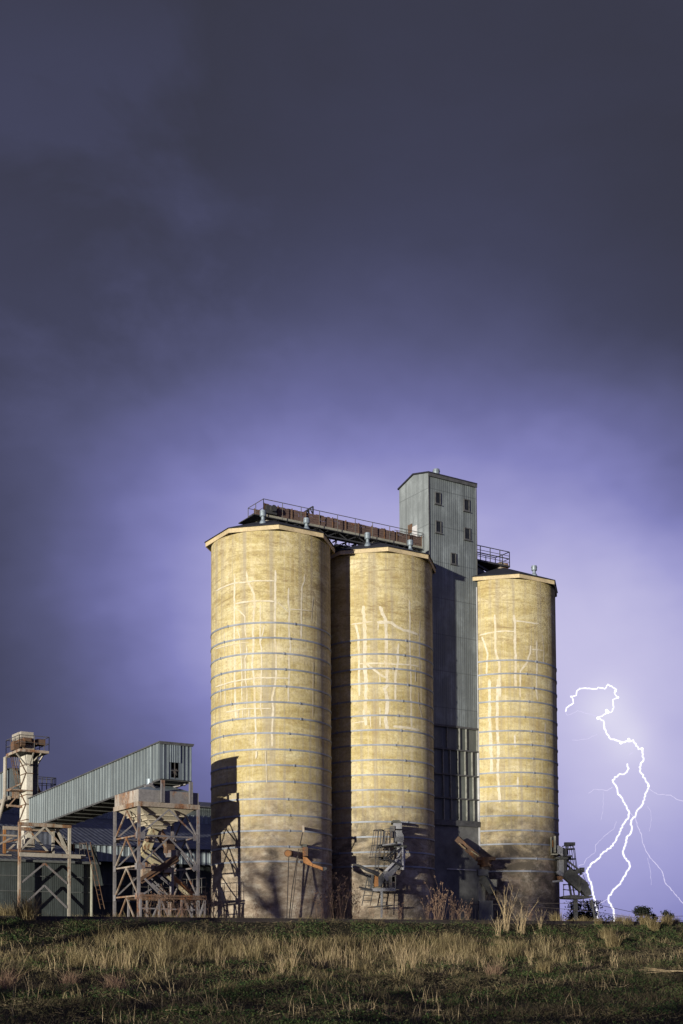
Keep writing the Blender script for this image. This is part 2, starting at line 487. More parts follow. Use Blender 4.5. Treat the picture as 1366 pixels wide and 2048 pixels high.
SEAL2 = [
 ([(245,215),(265,420),(270,700),(270,960),(285,1200),(285,1500),(265,1700),(290,1850)],46),
 ([(475,220),(555,420),(565,700),(555,950),(570,1100),(575,1300),(545,1350),(580,1500),(570,1680),(550,1750),(580,1920)],42),
 ([(878,140),(885,400),(880,600),(890,900),(900,1200),(895,1480),(905,1560),(900,1700),(910,1870)],24),
 ([(1020,420),(1015,650),(1015,950),(1020,1100)],18), ([(730,730),(720,880),(725,980),(690,1150),(690,1350),(685,1500)],32),
 ([(140,460),(180,600),(190,900),(195,1450)],30), ([(340,1640),(350,1870)],14), ([(475,1600),(480,1870)],16), ([(475,1150),(480,1290)],14),
 ([(90,470),(250,445),(370,430)],18), ([(440,440),(560,440),(640,450),(720,510),(800,550),(870,560),(1000,610)],34), ([(455,450),(450,550)],18),
 ([(180,1010),(300,1000),(450,1000),(560,1010),(720,1015),(880,1020),(1020,1050)],20), ([(280,990),(330,1040),(400,1090),(480,1150),(560,1200)],26),
 ([(110,1820),(200,1800),(300,1800)],14), ([(660,1860),(760,1870),(900,1890),(1020,1920)],30), ([(960,1050),(965,1250)],14), ([(1000,1400),(1000,1540),(1050,1750)],10),
]
ZS3 = dict(kx=.1464, ky=.1464, x0=940, y0=1130)
SEAL3 = [
 ([(335,680),(345,900),(345,1080),(350,1200),(400,1330),(400,1500),(410,1800)],27), ([(600,680),(615,800),(615,1100),(625,1330),(620,1500),(630,1700)],30),
 ([(130,960),(250,930),(330,915),(480,900),(600,910)],18), ([(620,765),(750,775),(880,800),(940,800)],20),
 ([(165,980),(215,1120),(240,1200),(230,1350),(225,1500)],24), ([(830,1100),(820,1200),(780,1330),(690,1450),(685,1800)],24),
 ([(910,1030),(915,1330),(905,1700),(920,1850)],24), ([(985,950),(1000,1080),(1010,1200),(1000,1350)],14), ([(840,1150),(1000,1170)],14),
]
ZS3b = dict(kx=.2709, ky=.2709, x0=860, y0=1440)
SEAL3b = [([(440,-300),(440,0),(450,150),(455,400)],20), ([(500,-300),(495,0),(505,200),(500,400),(515,610)],18), ([(625,110),(630,200)],14), ([(650,420),(645,510)],12), ([(850,20),(850,200)],10)]

def ventilator(parent, base, h=.8, r=.2):
    m = MB()
    m.lathe(base, [(r * 1.3, base.z - .25), (r * 1.1, base.z + .02), (r * .62, base.z + h * .22), (r * .6, base.z + h * .55)], 16)
    v = m.build('ventilator', M['vent'], parent, smooth=False)
    c = MB()
    c.lathe(base, [(0, base.z + h * .46), (r * .9, base.z + h * .46), (r * 1.06, base.z + h * .52), (r * 1.06, base.z + h * .78), (r * 1.16, base.z + h * .79), (r * 1.16, base.z + h * .84), (r * 1.04, base.z + h * .85), (r * 1.0, base.z + h * .97), (0, base.z + h)], 18)
    c.build('cap', M['vent'], v)

def octagon(c, r, z, a0=9.8):
    return [Vector((c.x + r * math.sin(R(a0 + 45 * i)), c.y - r * math.cos(R(a0 + 45 * i)), z)) for i in range(8)]

SILO_LABEL = ["left tan concrete grain silo, its lower left side shadowed by the hopper and spouts",
              "middle tan concrete silo with a caged ladder and chute at its foot",
              "right tan concrete silo beside the lightning, its foot heavily darkened"]
SILOS = []
for i, s in enumerate(S_SILO):
    c = F(s, 0, YARD)
    root = thing('grain_silo', SILO_LABEL[i], 'silo', c, 'concrete grain silos')
    SILOS.append((root, c))
    m = MB()
    top = EAVE - .15
    zs = [YARD - .5 + (top - YARD + .5) * k / 24 for k in range(25)]
    m.lathe(c, [(RAD, z) for z in zs], 128)
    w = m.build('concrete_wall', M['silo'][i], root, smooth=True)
    for z in HOOP_Z:
        h = MB()
        tilt = random.uniform(-.02, .02); zz = z + random.uniform(-.02, .02)
        pr = [(RAD - .02, zz - .055), (RAD + .035, zz - .05), (RAD + .035, zz + .05), (RAD - .02, zz + .055)]
        h.lathe(c, pr, 96)
        a0 = random.uniform(-.9, -.6)
        for q in (a0, a0 + 1.15, a0 + 2.6):      # bolted lugs of the hoop
            p = Vector((c.x + (RAD + .05) * math.sin(q), c.y - (RAD + .05) * math.cos(q), zz))
            h.boxc(p, .07, .07, .15, Vector((math.cos(q), math.sin(q), 0)), Vector((math.sin(q), -math.cos(q), 0)))
        for v in h.v: v.z += tilt * (v.x - c.x) / RAD
        h.build('hoop', M['hoop'], root)
    sm = MB()
    for lst, kw in ([(SEAL1, ZS1)], [(SEAL2, ZS2)], [(SEAL3, ZS3), (SEAL3b, ZS3b)])[i]:
        for k, (pts, wd) in enumerate(lst):
            seal_strip(sm, pts, wd, c, RAD + .006 + .0012 * k, **kw)
    sm.build('crack_sealant', M['seal'], root, recalc=False)
    # octagonal roof with a cream fascia board
    rr = 4.0
    o_out = octagon(c, rr, EAVE); o_in = octagon(c, rr - .06, EAVE)
    f = MB()
    for k in range(8):
        a, b = o_out[k], o_out[(k + 1) % 8]; ai, bi = o_in[k], o_in[(k + 1) % 8]
        f.add([a, b, bi, ai] + [p - Z * .25 for p in (a, b, bi, ai)], [(0, 1, 2, 3), (4, 5, 6, 7), (0, 1, 5, 4), (2, 3, 7, 6)])
    f.build('fascia', M['fascia'], root)
    rf = MB()
    e = octagon(c, rr + .07, EAVE + .01); e2 = octagon(c, rr + .06, EAVE + .05); a1 = octagon(c, .55, EAVE + 1.45)
    for k in range(8):
        j = (k + 1) % 8
        rf.add([e[k], e[j], e2[j], e2[k], a1[j], a1[k]], [(0, 1, 2, 3), (3, 2, 4, 5)])
        rf.add([e[k], e[j], octagon(c, RAD - .1, EAVE + .015)[j], octagon(c, RAD - .1, EAVE + .015)[k]], [(0, 1, 2, 3)])
    rf.add(a1, [tuple(range(8))])
    rf.build('roof', M['roof'], root)
    sf = MB()
    s1 = octagon(c, rr - .07, EAVE - .21); s2 = octagon(c, RAD - .3, EAVE - .21)
    for k in range(8):
        sf.add([s1[k], s1[(k + 1) % 8], s2[(k + 1) % 8], s2[k]], [(0, 1, 2, 3)])
    sf.build('soffit', M['trim'], root)

def roof_z(c, p):
    d = math.hypot(p.x - c.x, p.y - c.y)
    return EAVE + .07 + (3.8 - d) / 3.3 * 1.38
def vent_px(k, px, Y, h=.75, r=.18):
    root, c = SILOS[k]
    p = PY(px, 1040, Y); p.z = 0; p.z = roof_z(c, p)
    ventilator(root, p, h, r)
vent_px(0, 526, 75.6); vent_px(0, 613, 76.2, .66)
vent_px(1, 735, 79.6, .8); vent_px(1, 820, 81.0, .7)
vent_px(2, 1067, 86.2, .66)

# ================================================================== ELEVATOR TOWER
NF = 1.42
def tf(px, py, off=0.0): return PL(px, py, F(0, NF + off, 0), N)
TL, TR = tf(857, 945.5), tf(950.5, 969.5)
sL = (TL - C1).dot(U); sR = (TR - C1).dot(U) + .02
TOP = (TL.z + TR.z) / 2
TW = 3.3
def TT(s, n, z): return F(s, n, z)
tower = thing('elevator_tower', "tall grey sheeted elevator tower with small dark windows between two silos", 'tower', F((sL + sR) / 2, NF - TW / 2, YARD))
zb = tf(915, 1452).z
zp = tf(915, 1643).z
m = MB()
m.poly(TT(sL, NF, zb), TT(sR, NF, zb), TT(sR, NF, TOP), TT(sL, NF, TOP))
m.poly(TT(sR, NF, zb), TT(sR, NF - TW, zb), TT(sR, NF - TW, TOP - .1), TT(sR, NF - TW / 2, TOP + .35), TT(sR, NF, TOP))
m.poly(TT(sL, NF - TW, zb), TT(sR, NF - TW, zb), TT(sR, NF - TW, TOP), TT(sL, NF - TW, TOP))
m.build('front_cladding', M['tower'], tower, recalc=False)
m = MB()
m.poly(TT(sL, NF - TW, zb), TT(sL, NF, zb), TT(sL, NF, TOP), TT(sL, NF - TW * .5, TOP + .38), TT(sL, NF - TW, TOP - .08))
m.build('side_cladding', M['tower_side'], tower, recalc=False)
m = MB()
for a, b, za, zb2 in ((NF + .1, NF - TW / 2, TOP - .03, TOP + .38), (NF - TW / 2, NF - TW - .1, TOP + .38, TOP - .11)):
    m.par(TT(sL - .08, a, za + .02), U * (sR - sL + .16), N * (b - a) + Z * (zb2 - za), Z * .09)
m.build('roof', M['roof'], tower)
m = MB()
m.par(TT(sL - .06, NF + .02, TOP - .22), U * (sR - sL + .12), N * .09, Z * .2)
for s in (sL - .035, sR + .004):
    m.par(TT(s, NF + .004, zb), U * .05, N * .05, Z * (TOP - zb - .24))
m.build('eave_trim', M['trim'], tower)
for (x0, y0, x1, y1) in ((869.8, 983.6, 880.8, 1007.6), (927, 997.5, 938.4, 1021.5), (870.7, 1040.8, 882, 1065), (928, 1054.7, 940, 1079), (901.5, 1105.4, 911.6, 1128)):
    a, b = tf(x0, y1), tf(x1, y1); h = tf(x0, y0).z - a.z
    wd = (b - a).dot(U)
    o = TT((a - C1).dot(U), NF, a.z)
    f = MB()
    for (dx, dz, ww, hh) in ((0, 0, wd, .07), (0, h - .07, wd, .07), (0, .07, .06, h - .14), (wd - .06, .07, .06, h - .14)):
        f.par(o + U * dx + Z * dz + N * .004, U * ww, N * .07, Z * hh)
    f.par(o - U * .06 - Z * .06 + N * .004, U * (wd + .12), N * .11, Z * .058)
    fo = f.build('window', M['trim'], tower)
    g = MB(); g.par(o + U * .05 + Z * .05 + N * .006, U * (wd - .1), N * .02, Z * (h - .1)); g.build('pane', M['pane'], fo)
# door on the side face above the roof conveyor
def ts(px, py): return PL(px, py, F(sL, 0, 0), U)
a, b = ts(817, 1068), ts(825, 1070); z1 = ts(821, 1049).z
d = MB(); d.par(Vector((a.x, a.y, a.z)) - U * .05, Vector((b.x - a.x, b.y - a.y, 0)), U * .045, Z * (z1 - a.z))
d.build('door', M['rust'], tower)
a, b = ts(825.5, 1094), ts(835, 1097); z1 = ts(830, 1052).z
d = MB(); d.par(a - U * .04, Vector((b.x - a.x, b.y - a.y, 0)), U * .035, Z * (z1 - a.z)); d.build('door_leaf', M['white'], tower)
ventilator(tower, TT(sL + (sR - sL) * .45, NF - TW * .45, TOP + .3), .8, .22)
# glazed panels with ribs, beam and rendered foot
m = MB()
m.par(TT(sL, NF - TW, zp), U * (sR - sL), N * (TW - .10), Z * (zb - zp))
m.build('panel_wall', M['panel'], tower)
for yy in (1452, 1500, 1550, 1597):
    z = tf(915, yy).z
    h = MB(); h.par(TT(sL, NF - .10, z - (.14 if yy == 1452 else .05)), U * (sR - sL), N * .15, Z * (.13 if yy == 1452 else .09)); h.build('panel_rail', M['trim'], tower)
lv = [tf(915, y).z for y in (1500, 1550, 1597, 1643)]
for xs, z0, z1 in (((895, 919.5, 933, 955), lv[0] + .05, zb - .15), ((886, 900, 915.5, 930.5, 944.5, 957), lv[1] + .05, lv[0] - .06), ((886.5, 901, 916.5, 932, 946, 958), lv[2] + .05, lv[1] - .06), ((887, 902, 917.5, 933, 947.5, 959.5), lv[3] + .1, lv[2] - .06)):
    for x in xs:
        s_ = (tf(x, 1550) - C1).dot(U)
        if not sL < s_ < sR - .04: continue
        h = MB(); h.par(TT(s_, NF - .098, z0), U * .045, N * .13, Z * (z1 - z0)); h.build('panel_rib', M['rib'], tower)
m = MB(); m.par(TT(sL, NF - .10, zp - .3), U * (sR - sL), N * .22, Z * .36)
m.build('sill_beam', M['trim'], tower)
m = MB(); m.par(TT(sL, NF - TW, YARD - .4), U * (sR - sL), N * (TW - .04), Z * (zp - .3 - YARD + .4))
m.build('rendered_foot', M['basewall'], tower)
m = MB(); m.par(TT(sR - .04, NF - .12, tf(960, 1700).z), U * .17, N * .17, Z * (tf(955, 1175).z - tf(960, 1700).z))
m.build('corner_flashing', M['white'], tower)
m = MB(); m.bar(tf(894, 1737.7, .06), tf(952, 1740.5, .06), .06); m.build('pipe', M['white'], tower)

# ================================================================== CONVEYOR OVER THE SILO ROOFS
NB = .55
def cp(px, py, n=NB): return PL(px, py, F(0, n, 0), N)
b0 = cp(527, 1029); b1 = cp(835, 1091)
s0, s1 = (b0 - C1).dot(U), sL - .02
zc = (b0.z + b1.z) / 2 - .02
hb = cp(527, 1008).z - zc
conv = thing('roof_conveyor', "long rust red conveyor with handrail running across the silo roofs to the tower", 'conveyor', F(s0, 0, zc))
nbd = 24
for side in (NB, -NB):
    m = MB()
    for i in range(nbd):
        a = s0 + (s1 - s0) * i / nbd; w = (s1 - s0) / nbd
        for k in range(4):
            h0 = zc + .02 + hb * k / 4
            m.par(F(a + .012, side, h0) + N * random.uniform(-.02, .02), U * (w - .014) , N * .04, Z * (hb / 4 - .012))
        if random.random() < .6:
            m.par(F(a + random.uniform(.05, .3), side, zc + hb), U * random.uniform(.15, .4), N * .05, Z * random.uniform(.02, .05))
    m.build('side_boards', M['boards'], conv)
for i in range(0, nbd + 1, 2):
    a = s0 + (s1 - s0) * i / nbd - .03
    for n_ in (NB + .045, -NB - .05):
        m = MB(); m.par(F(a, n_, zc), U * .06, N * .045, Z * (hb + .06)); m.build('board_stud', M['rust'], conv)
m = MB()
for n in (NB + .03, -NB - .11): m.par(F(s0 - .2, n, zc - .24), U * (s1 - s0 + .2), N * .10, Z * .23)
m.par(F(s0, -NB + .02, zc - .10), U * (s1 - s0), N * (2 * NB - .03), Z * .06)
m.build('bed_beam', M['pale_beam'], conv)
m = MB()
nd = 16
for i in range(nd):
    a = s0 + (s1 - s0) * i / nd; b = s0 + (s1 - s0) * (i + 1) / nd
    q, r_ = (a, b) if i % 2 else (b, a)
    for n in (.78, -.78): m.bar(F(q, n, zc - .26), F(r_, n, zc - .62), .05)
    m.bar(F(a, .85, zc - .3), F(a, -.95, zc - .3), .07)
    m.bar(F(a, .8, zc - .62), F(b, -.8, zc - .62), .05)
for n in (.78, -.78): m.bar(F(s0, n, zc - .64), F(s1, n, zc - .64), .09)
m.build('truss', M['dark_steel'], conv)
m = MB()
m.par(F(s0 - .9, .64, zc - .30), U * (s1 - s0 + .8), N * .32, Z * .05)
m.par(F(s0 - .9, -1.0, zc - .302), U * .75, N * 1.6, Z * .05)
m.build('walkway', M['dark_steel'], conv)
NR = .92
r0 = cp(527, 1029, NR); rs0 = (r0 - C1).dot(U)
hr = cp(527, 997, NR).z - zc + .25
m = MB()
m.rail([F(rs0, NR, zc - .27), F(s1 - .1, NR, zc - .27)], hr, .022, False, 1.35)
m.rail([F(rs0, NR, zc - .27), F(rs0, -1.0, zc - .27)], hr, .022, True, .9)
m.rail([F(rs0, -1.0, zc - .27), F(s1 - .1, -1.0, zc - .27)], hr * .98, .02, False, 2.7)
m.tube(F(s0 + 9.5, NR, zc - .27 + hr * .82), F(s1 - .1, NR, zc - .27 + hr * .82), .02, n=6)
m.build('handrail', M['rail_steel'], conv)
h0, h1, h2 = cp(626, 1029), cp(626, 1013), cp(614, 1021)
m = MB()
for n in (0, -.5):
    m.bar(h0 + N * n, h1 + N * n, .07); m.bar(h1 + N * n, h2 + N * n, .07); m.bar(h2 + N * n, h0.lerp(h2, .4) + N * n - Z * .15, .06); m.bar(h1.lerp(h2, .5) + N * n, h0 + N * n, .05)
m.bar(h1, h1 - N * .5, .06)
m.build('hoist_frame', M['dark_steel'], conv)
m = MB()
for k in (0, 1):
    c = SILOS[k][1]
    for du in (-.45, .45):
        m.par(F(S_SILO[k] + du - .25, -.1, EAVE + 1.0), U * .5, N * .8, Z * (zc - .64 - EAVE - 1.0) if zc - .64 > EAVE + 1.1 else Z * .3)
m.build('bearer', M['cream'], conv)
m = MB()
m.boxc(F(s0 + .45, NB + .16, zc + hb * .45), .7, .2, hb * .8); m.tube(F(s0 + .5, NB + .25, zc + .35), F(s0 + .5, NB + .45, zc + .35), .2)
m.build('drive_guard', M['dark_steel'], conv)

# small railed landing behind the middle silo's roof
lp0 = PL(668, 1094, F(0, -2.6, 0), N); lp1 = PL(686, 1104, F(0, -2.6, 0), N)
land = thing('roof_landing', "small railed landing between the left and middle silo roofs", 'platform', lp0)
zl = lp0.z - .35
m = MB(); m.par(Vector((lp0.x, lp0.y, zl)) - U * .7, U * 1.9, N * 1.4, Z * .06); m.build('deck', M['dark_steel'], land)
m = MB(); q0 = Vector((lp0.x, lp0.y, zl + .06)) - U * .7; m.rail([q0 + N * 1.4, q0 + N * 1.4 + U * 1.9, q0 + U * 1.9], 1.05, .022, True, 1.0); m.build('handrail', M['rail_steel'], land)

# walkway from the tower to the right silo
wz = cp(1018, 1131, .75).z; wtop = cp(1018, 1104, .75).z
ws1 = (cp(1018, 1131, .75) - C1).dot(U)
wk = thing('access_walkway', "dark railed walkway from the tower to the right silo roof", 'walkway', F(sR, 0, wz))
m = MB(); m.par(F(sR, -.75, wz - .12), U * (ws1 - sR + .1), N * 1.5, Z * .12)
m.bar(F(sR, .6, wz - .1), F(ws1 - .2, .3, wz - .95), .14); m.bar(F(sR, -.6, wz - .1), F(ws1 - .2, -.3, wz - .95), .14)
m.build('deck', M['dark_steel'], wk)
m = MB(); m.par(F(sR + .02, -.55, wz - .2), U * 1.5 - Z * 1.1, N * 1.0, Z * .45 + U * .25); m.build('chute', M['trim'], wk)
m = MB(); m.boxc(F(S_SILO[2] - .2, .2, EAVE + 1.55), .7, .7, .5); m.build('inlet_box', M['cream_rusty'], wk)
m = MB()
for n in (.75, -.75):
    m.rail([F(sR + .05, n, wz), F(ws1 + .05, n, wz)], wtop - wz, .03, True, .8)
m.rail([F(ws1 + .05, .75, wz), F(ws1 + .05, -.75, wz)], wtop - wz, .03, True, .8)
for k in range(3): m.tube(F(sR + .05, .75, wz + .22 * (k + 1)), F(ws1 + .05, .75, wz + .22 * (k + 1)), .018, n=6)
m.build('handrail', M['dark_steel'], wk)

# ================================================================== LOADING HOPPER (left of the silos)
H0 = PY(278, 1603, 69.5)
HL, HW = 3.56, 3.28
def hp(a, b, z): return Vector((H0.x, H0.y, 0)) + U * a - N * b + Z * z
def fp(px, py): return PL(px, py, H0, N)
def zf(py): return fp(278, py).z
hop = thing('loading_hopper', "cream steel loading hopper with rusty bin on four braced legs", 'hopper', hp(HL / 2, HW / 2, YARD))
ZB1, ZB0, ZT = zf(1602.5), zf(1612), zf(1578)
m = MB()   # ring beam
bw = .14
m.par(hp(-bw / 2, -bw / 2, ZB0), U * (HL + bw), -N * bw, Z * (ZB1 - ZB0))
m.par(hp(-bw / 2, HW - bw / 2, ZB0), U * (HL + bw), -N * bw, Z * (ZB1 - ZB0))
m.par(hp(-bw / 2, bw / 2, ZB0), U * bw, -N * (HW - bw), Z * (ZB1 - ZB0))
m.par(hp(HL - bw / 2, bw / 2, ZB0), U * bw, -N * (HW - bw), Z * (ZB1 - ZB0))
m.build('ring_beam', M['cream_rusty'], hop)
def wallbox(a0, b0, a1, b1, z0, z1, mt, name):
    w = MB(); w.par(hp(a0, b0, z0), U * (a1 - a0), -N * (b1 - b0), Z * (z1 - z0)); return w.build(name, mt, hop)
e = -.02
wallbox(e, e, HL - e, e + .06, ZB1 + .004, ZT, M['bin_front'], 'bin_front')
wallbox(e, HW - .06, HL - e, HW, ZB1 + .004, ZT, M['bin_front'], 'bin_back')
wallbox(e - .01, e + .06, e + .06, HW - .06, ZB1 + .004, ZT, M['bin_side'], 'bin_side')
wallbox(HL - e - .06, e + .06, HL - e, HW - .06, ZB1 + .004, ZT, M['bin_side'], 'bin_side')
m = MB()
apex = hp(HL / 2, HW / 2, ZT + .55)
rim = [hp(.05, .05, ZT - .02), hp(HL - .05, .05, ZT - .02), hp(HL - .05, HW - .05, ZT - .02), hp(.05, HW - .05, ZT - .02)]
up8 = [hp(HL / 2 + dx, HW / 2 + dy, ZT + .42) for dx, dy in ((-.6, -.6), (.6, -.6), (.6, .6), (-.6, .6))]
for k in range(4): m.add([rim[k], rim[(k + 1) % 4], up8[(k + 1) % 4], up8[k]], [(0, 1, 2, 3)])
m.add(up8, [(0, 1, 2, 3)])
m.tube(hp(HL * .33, HW * .35, ZT + .3), hp(HL * .33, HW * .35, ZT + .75), .22, n=12)
m.build('lid', M['vent'], hop)
# pyramid cone with stiffeners
ZA = PL(310, 1661, hp(HL / 2, HW / 2, 0), N).z
r_top = [(.15, .15), (HL - .15, .15), (HL - .15, HW - .15), (.15, HW - .15)]
def cone_pt(k, t, grow=0.0):
    a, b = r_top[k]; ca, cb = HL / 2, HW / 2
    fa = .22 / (HL / 2)
    f = (1 - t) + t * fa
    da, db = (a - ca) * f, (b - cb) * f
    return hp(ca + da * (1 + grow), cb + db * (1 + grow), ZB0 + (ZA - ZB0) * t)
m = MB()
for k in range(4):
    j = (k + 1) % 4
    m.add([cone_pt(k, 0), cone_pt(j, 0), cone_pt(j, 1), cone_pt(k, 1)], [(0, 1, 2, 3)])
m.build('cone', M['hopper'], hop)
for t in (.30, .52, .72, .88):
    m = MB()
    for k in range(4):
        j = (k + 1) % 4
        p, q = cone_pt(k, t), cone_pt(j, t)
        g = .09
        c0 = hp(HL / 2, HW / 2, p.z)
        po = p + (p - c0).normalized() * g; qo = q + (q - c0).normalized() * g
        m.add([p, q, qo, po, p - Z * .06, q - Z * .06, qo - Z * .06, po - Z * .06], [(0, 1, 2, 3), (4, 5, 6, 7), (2, 3, 7, 6)])
    m.build('stiffener', M['hopper'], hop)
corners = [(0, 0), (HL, 0), (HL, HW), (0, HW)]
for a, b in corners:
    m = MB(); c = hp(a, b, 0)
    lw = .145
    m.par(hp(a - lw / 2, b - lw / 2, YARD - .3), U * lw, -N * .03, Z * (ZB0 - YARD + .3))
    m.par(hp(a - lw / 2, b + lw / 2 - .03, YARD - .3), U * lw, -N * .03, Z * (ZB0 - YARD + .3))
    m.par(hp(a - .02, b - lw / 2 + .03, YARD - .3), U * .04, -N * (lw - .06), Z * (ZB0 - YARD + .3))
    m.build('leg', M['leg'], hop)
LV = [ZB0 - .05, zf(1670), zf(1731), zf(1791), YARD - .2]
def brace_face(pt, levels, mt, apex=.5, drop_first_bar=True, name='brace'):
    for i in range(len(levels) - 1):
        zt, zb_ = levels[i], levels[i + 1]
        m = MB()
        if i > 0: m.bar(pt(0.02, zt), pt(.98, zt), .085)
        m.bar(pt(apex, zt - .05), pt(.04, zb_ + .1), .07); m.bar(pt(apex, zt - .05), pt(.96, zb_ + .1), .07)
        m.build(name, mt, hop)
brace_face(lambda t, z: hp(0, HW * t, z), LV, M['cream_rusty'])
brace_face(lambda t, z: hp(HL, HW * t, z), LV, M['leg'])
brace_face(lambda t, z: hp(HL * t, HW, z), LV[:4], M['leg'])
brace_face(lambda t, z: hp(HL * t, 0, z), LV[:3], M['leg'])
m = MB(); m.bar(hp(HL * .1, .0, zf(1757)), hp(HL * .42, .0, zf(1796)), .09); m.bar(hp(HL * .75, .3, zf(1700)), hp(HL * .98, .3, zf(1738)), .08); m.build('brace', M['leg'], hop)
m = MB()
for z in LV[1:4]:
    for a_, b_ in corners:
        sa, sb_ = (1 if a_ == 0 else -1), (1 if b_ == 0 else -1)
        m.par(hp(a_ + sa * .02, b_ - .085 if b_ == 0 else b_ + .075, z - .18), U * sa * .32, -N * .012, Z * .34)
        m.par(hp(a_ - .085 if a_ == 0 else a_ + .075, b_ + sb_ * .02, z - .18), U * .012, -N * sb_ * .32, Z * .34)
m.build('gusset', M['leg'], hop)['kind'] = 'stuff'
# spouts under the cone
hm = hp(HL / 2, HW / 2, 0)
def hx(px, py, off=0): return PL(px, py, hm + N * off, N)
def spout(path, w, mt, name, parent=hop, h=None):
    m = MB()
    for p, q in zip(path[:-1], path[1:]): m.bar(p, q, w, h or w * .8, side=U if abs((q - p).normalized().dot(U)) < .9 else N)
    return m.build(name, mt, parent)
spout([hx(308, 1660), hx(288, 1708)], .46, M['spout'], 'left_spout')
spout([hx(287, 1704, .1), hx(319, 1731, .1)], .40, M['spout'], 'elbow_spout')
spout([hx(314, 1661, -.1), hx(342, 1699, -.1)], .44, M['cream_rusty'], 'right_spout')
m = MB(); m.tube(hx(345, 1701), hx(345, 1715), .38, n=18); m.build('collar', M['leg'], hop)
m = MB(); m.boxc(hx(338, 1694, -.1), .5, .5, .7); m.build('gate_box', M['rust'], hop)
m = MB()
for yy, xx in ((1676, 305), (1680, 303)): m.boxc(hx(xx - 5, yy, .3), .55, .12, .12); m.tube(hx(xx - 10, yy, .35), hx(xx - 7, yy, .35), .13)
m.build('slide_gate', M['cream_rusty'], hop)
m = MB(); m.bar(hx(353, 1716, .5), hx(279, 1763, .5), .42, .30); m.bar(hx(353, 1713, .76), hx(279, 1760, .76), .05, .2); m.bar(hx(318, 1738, .3), hx(353, 1718, .3), .5, .3)
m.build('auger_trough', M['rust'], hop)
m = MB(); m.bar(hx(331, 1745), hx(386, 1792), .36, .24); m.build('discharge_chute', M['rust_orange'], hop)
m = MB(); m.bar(hx(328, 1748, .25), hx(380, 1794, .25), .07, .2); m.bar(hx(334, 1742, -.3), hx(391, 1791, -.3), .07, .2); m.build('chute_side', M['spout'], hop)
m = MB()
for p, q in (((305, 1742), (337, 1768)), ((318, 1750), (342, 1772)), ((282, 1738), (342, 1738)), ((284, 1790), (318, 1768)), ((295, 1758), (328, 1790)), ((300, 1733), (345, 1738))):
    m.bar(hx(*p, .4), hx(*q, .4), .08)
m.tube(hx(343.5, 1735, .2), hx(343.5, 1830, .2), .13, n=10); m.tube(hx(331, 1715, -.3), hx(331, 1690, -.3), .1)
m.build('auger_frame', M['leg'], hop)
m = MB()
for k in range(9):
    t = k / 8
    m.tube(hx(290 + 40 * t, 1733 + random.uniform(-4, 5), .6), hx(293 + 40 * t, 1731 + random.uniform(-4, 5), .6), random.uniform(.08, .16), n=8)
m.boxc(hx(296, 1736, .5), .5, .4, .4); m.boxc(hx(289, 1746, .4), .35, .4, .9); m.boxc(hx(334, 1741, .4), .5, .3, .25)
m.build('gear_motor', M['cream_rusty'], hop)

# rusty low platform in front of the hopper legs
lowp = thing('loading_platform', "low rusty steel loading platform under the hopper", 'platform', Vector((fp(345, 1800).x, fp(345, 1800).y, YARD)))
pz1, pz0 = zf(1789), zf(1798)
o = hp(.06, -.12, 0)
Lp = (fp(410, 1800) - o).dot(U)
m = MB()
m.par(o + Z * (pz0 + .13), U * Lp, -N * -.1, Z * .12); m.par(o + Z * pz0, U * Lp, N * .1, Z * .10)
m.par(o + Z * (pz0 - .0) - N * 1.7, U * Lp, N * .1, Z * .22)
m.build('edge_beam', M['rust'], lowp)
m = MB(); m.par(o + Z * (pz1 - .06) - N * .002, U * Lp, -N * 1.6, Z * .05); m.build('deck', M['rust'], lowp)
m = MB()
for a in (.0, .28, .62, .98):
    for b in (0, 1.6):
        m.bar(o + U * Lp * a - N * b + Z * (YARD - .2), o + U * Lp * a - N * b + Z * pz0, .10)
m.build('post', M['leg'], lowp)
m = MB()
for a in (.3, .66): m.bar(o + U * Lp * a + Z * pz0, o + U * Lp * (a + .17) + Z * YARD, .07); m.bar(o + U * Lp * a + Z * pz0, o + U * Lp * (a - .17) + Z * YARD, .07)
m.bar(o + U * Lp * .98 + Z * pz0, o + U * Lp * .86 + Z * YARD, .09)
m.bar(o + Z * (pz0 - .5), o + U * Lp + Z * (pz0 - .55), .07)
m.build('brace', M['leg'], lowp)
m = MB()
q0 = o + U * Lp * .9 + Z * pz1
m.rail([q0, o + U * Lp + Z * pz1, o + U * Lp - N * 1.6 + Z * pz1, q0 - N * 1.6], 1.0, .022, True, .5)
m.rail([o - N * 1.65 + U * .3 + Z * pz1, o + U * Lp - N * 1.65 + Z * pz1], 1.0, .022, True, .9)
m.build('handrail', M['rail_steel'], lowp)

# ================================================================== CONVEYOR GALLERY (long sheeted box)
G0 = fp(320, 1485); GZT = G0.z; GZB = fp(320, 1557).z
GW = 1.92
def gs(px, py): return PL(px, py, G0, U)
Gft, Gfb = gs(59, 1598), gs(59, 1654)
GLEN = -((Gft - G0).dot(N))
gal = thing('conveyor_gallery', "long grey ribbed sheet gallery sloping up to the loading hopper", 'conveyor', Vector((G0.x, G0.y, GZB)), 'sheeted conveyor galleries')
ax = (Gft - G0); ax = -N * GLEN + Z * (Gft.z - GZT)
Hh = GZT - GZB
A = Vector((G0.x, G0.y, GZB))
m = MB()
m.corr(A, ax, Z * Hh, -U, .42, .045, .80)
m.poly(A + U * GW, A + U * GW + ax, A + U * GW + ax + Z * Hh, A + U * GW + Z * Hh)
m.poly(A + ax, A + ax + U * GW, A + ax + U * GW + Z * Hh, A + ax + Z * Hh)
m.build('side_sheeting', M['gallery'], gal, recalc=False)
m = MB()
m.par(A - Z * .02 + U * .03, U * (GW - .06), ax, -Z * .06)
for k in range(14):
    c = A + ax * ((k + .5) / 14); m.bar(c + U * .03 - Z * .12, c + U * (GW - .03) - Z * .12, .08, .1)
m.build('floor', M['under'], gal)
m = MB()
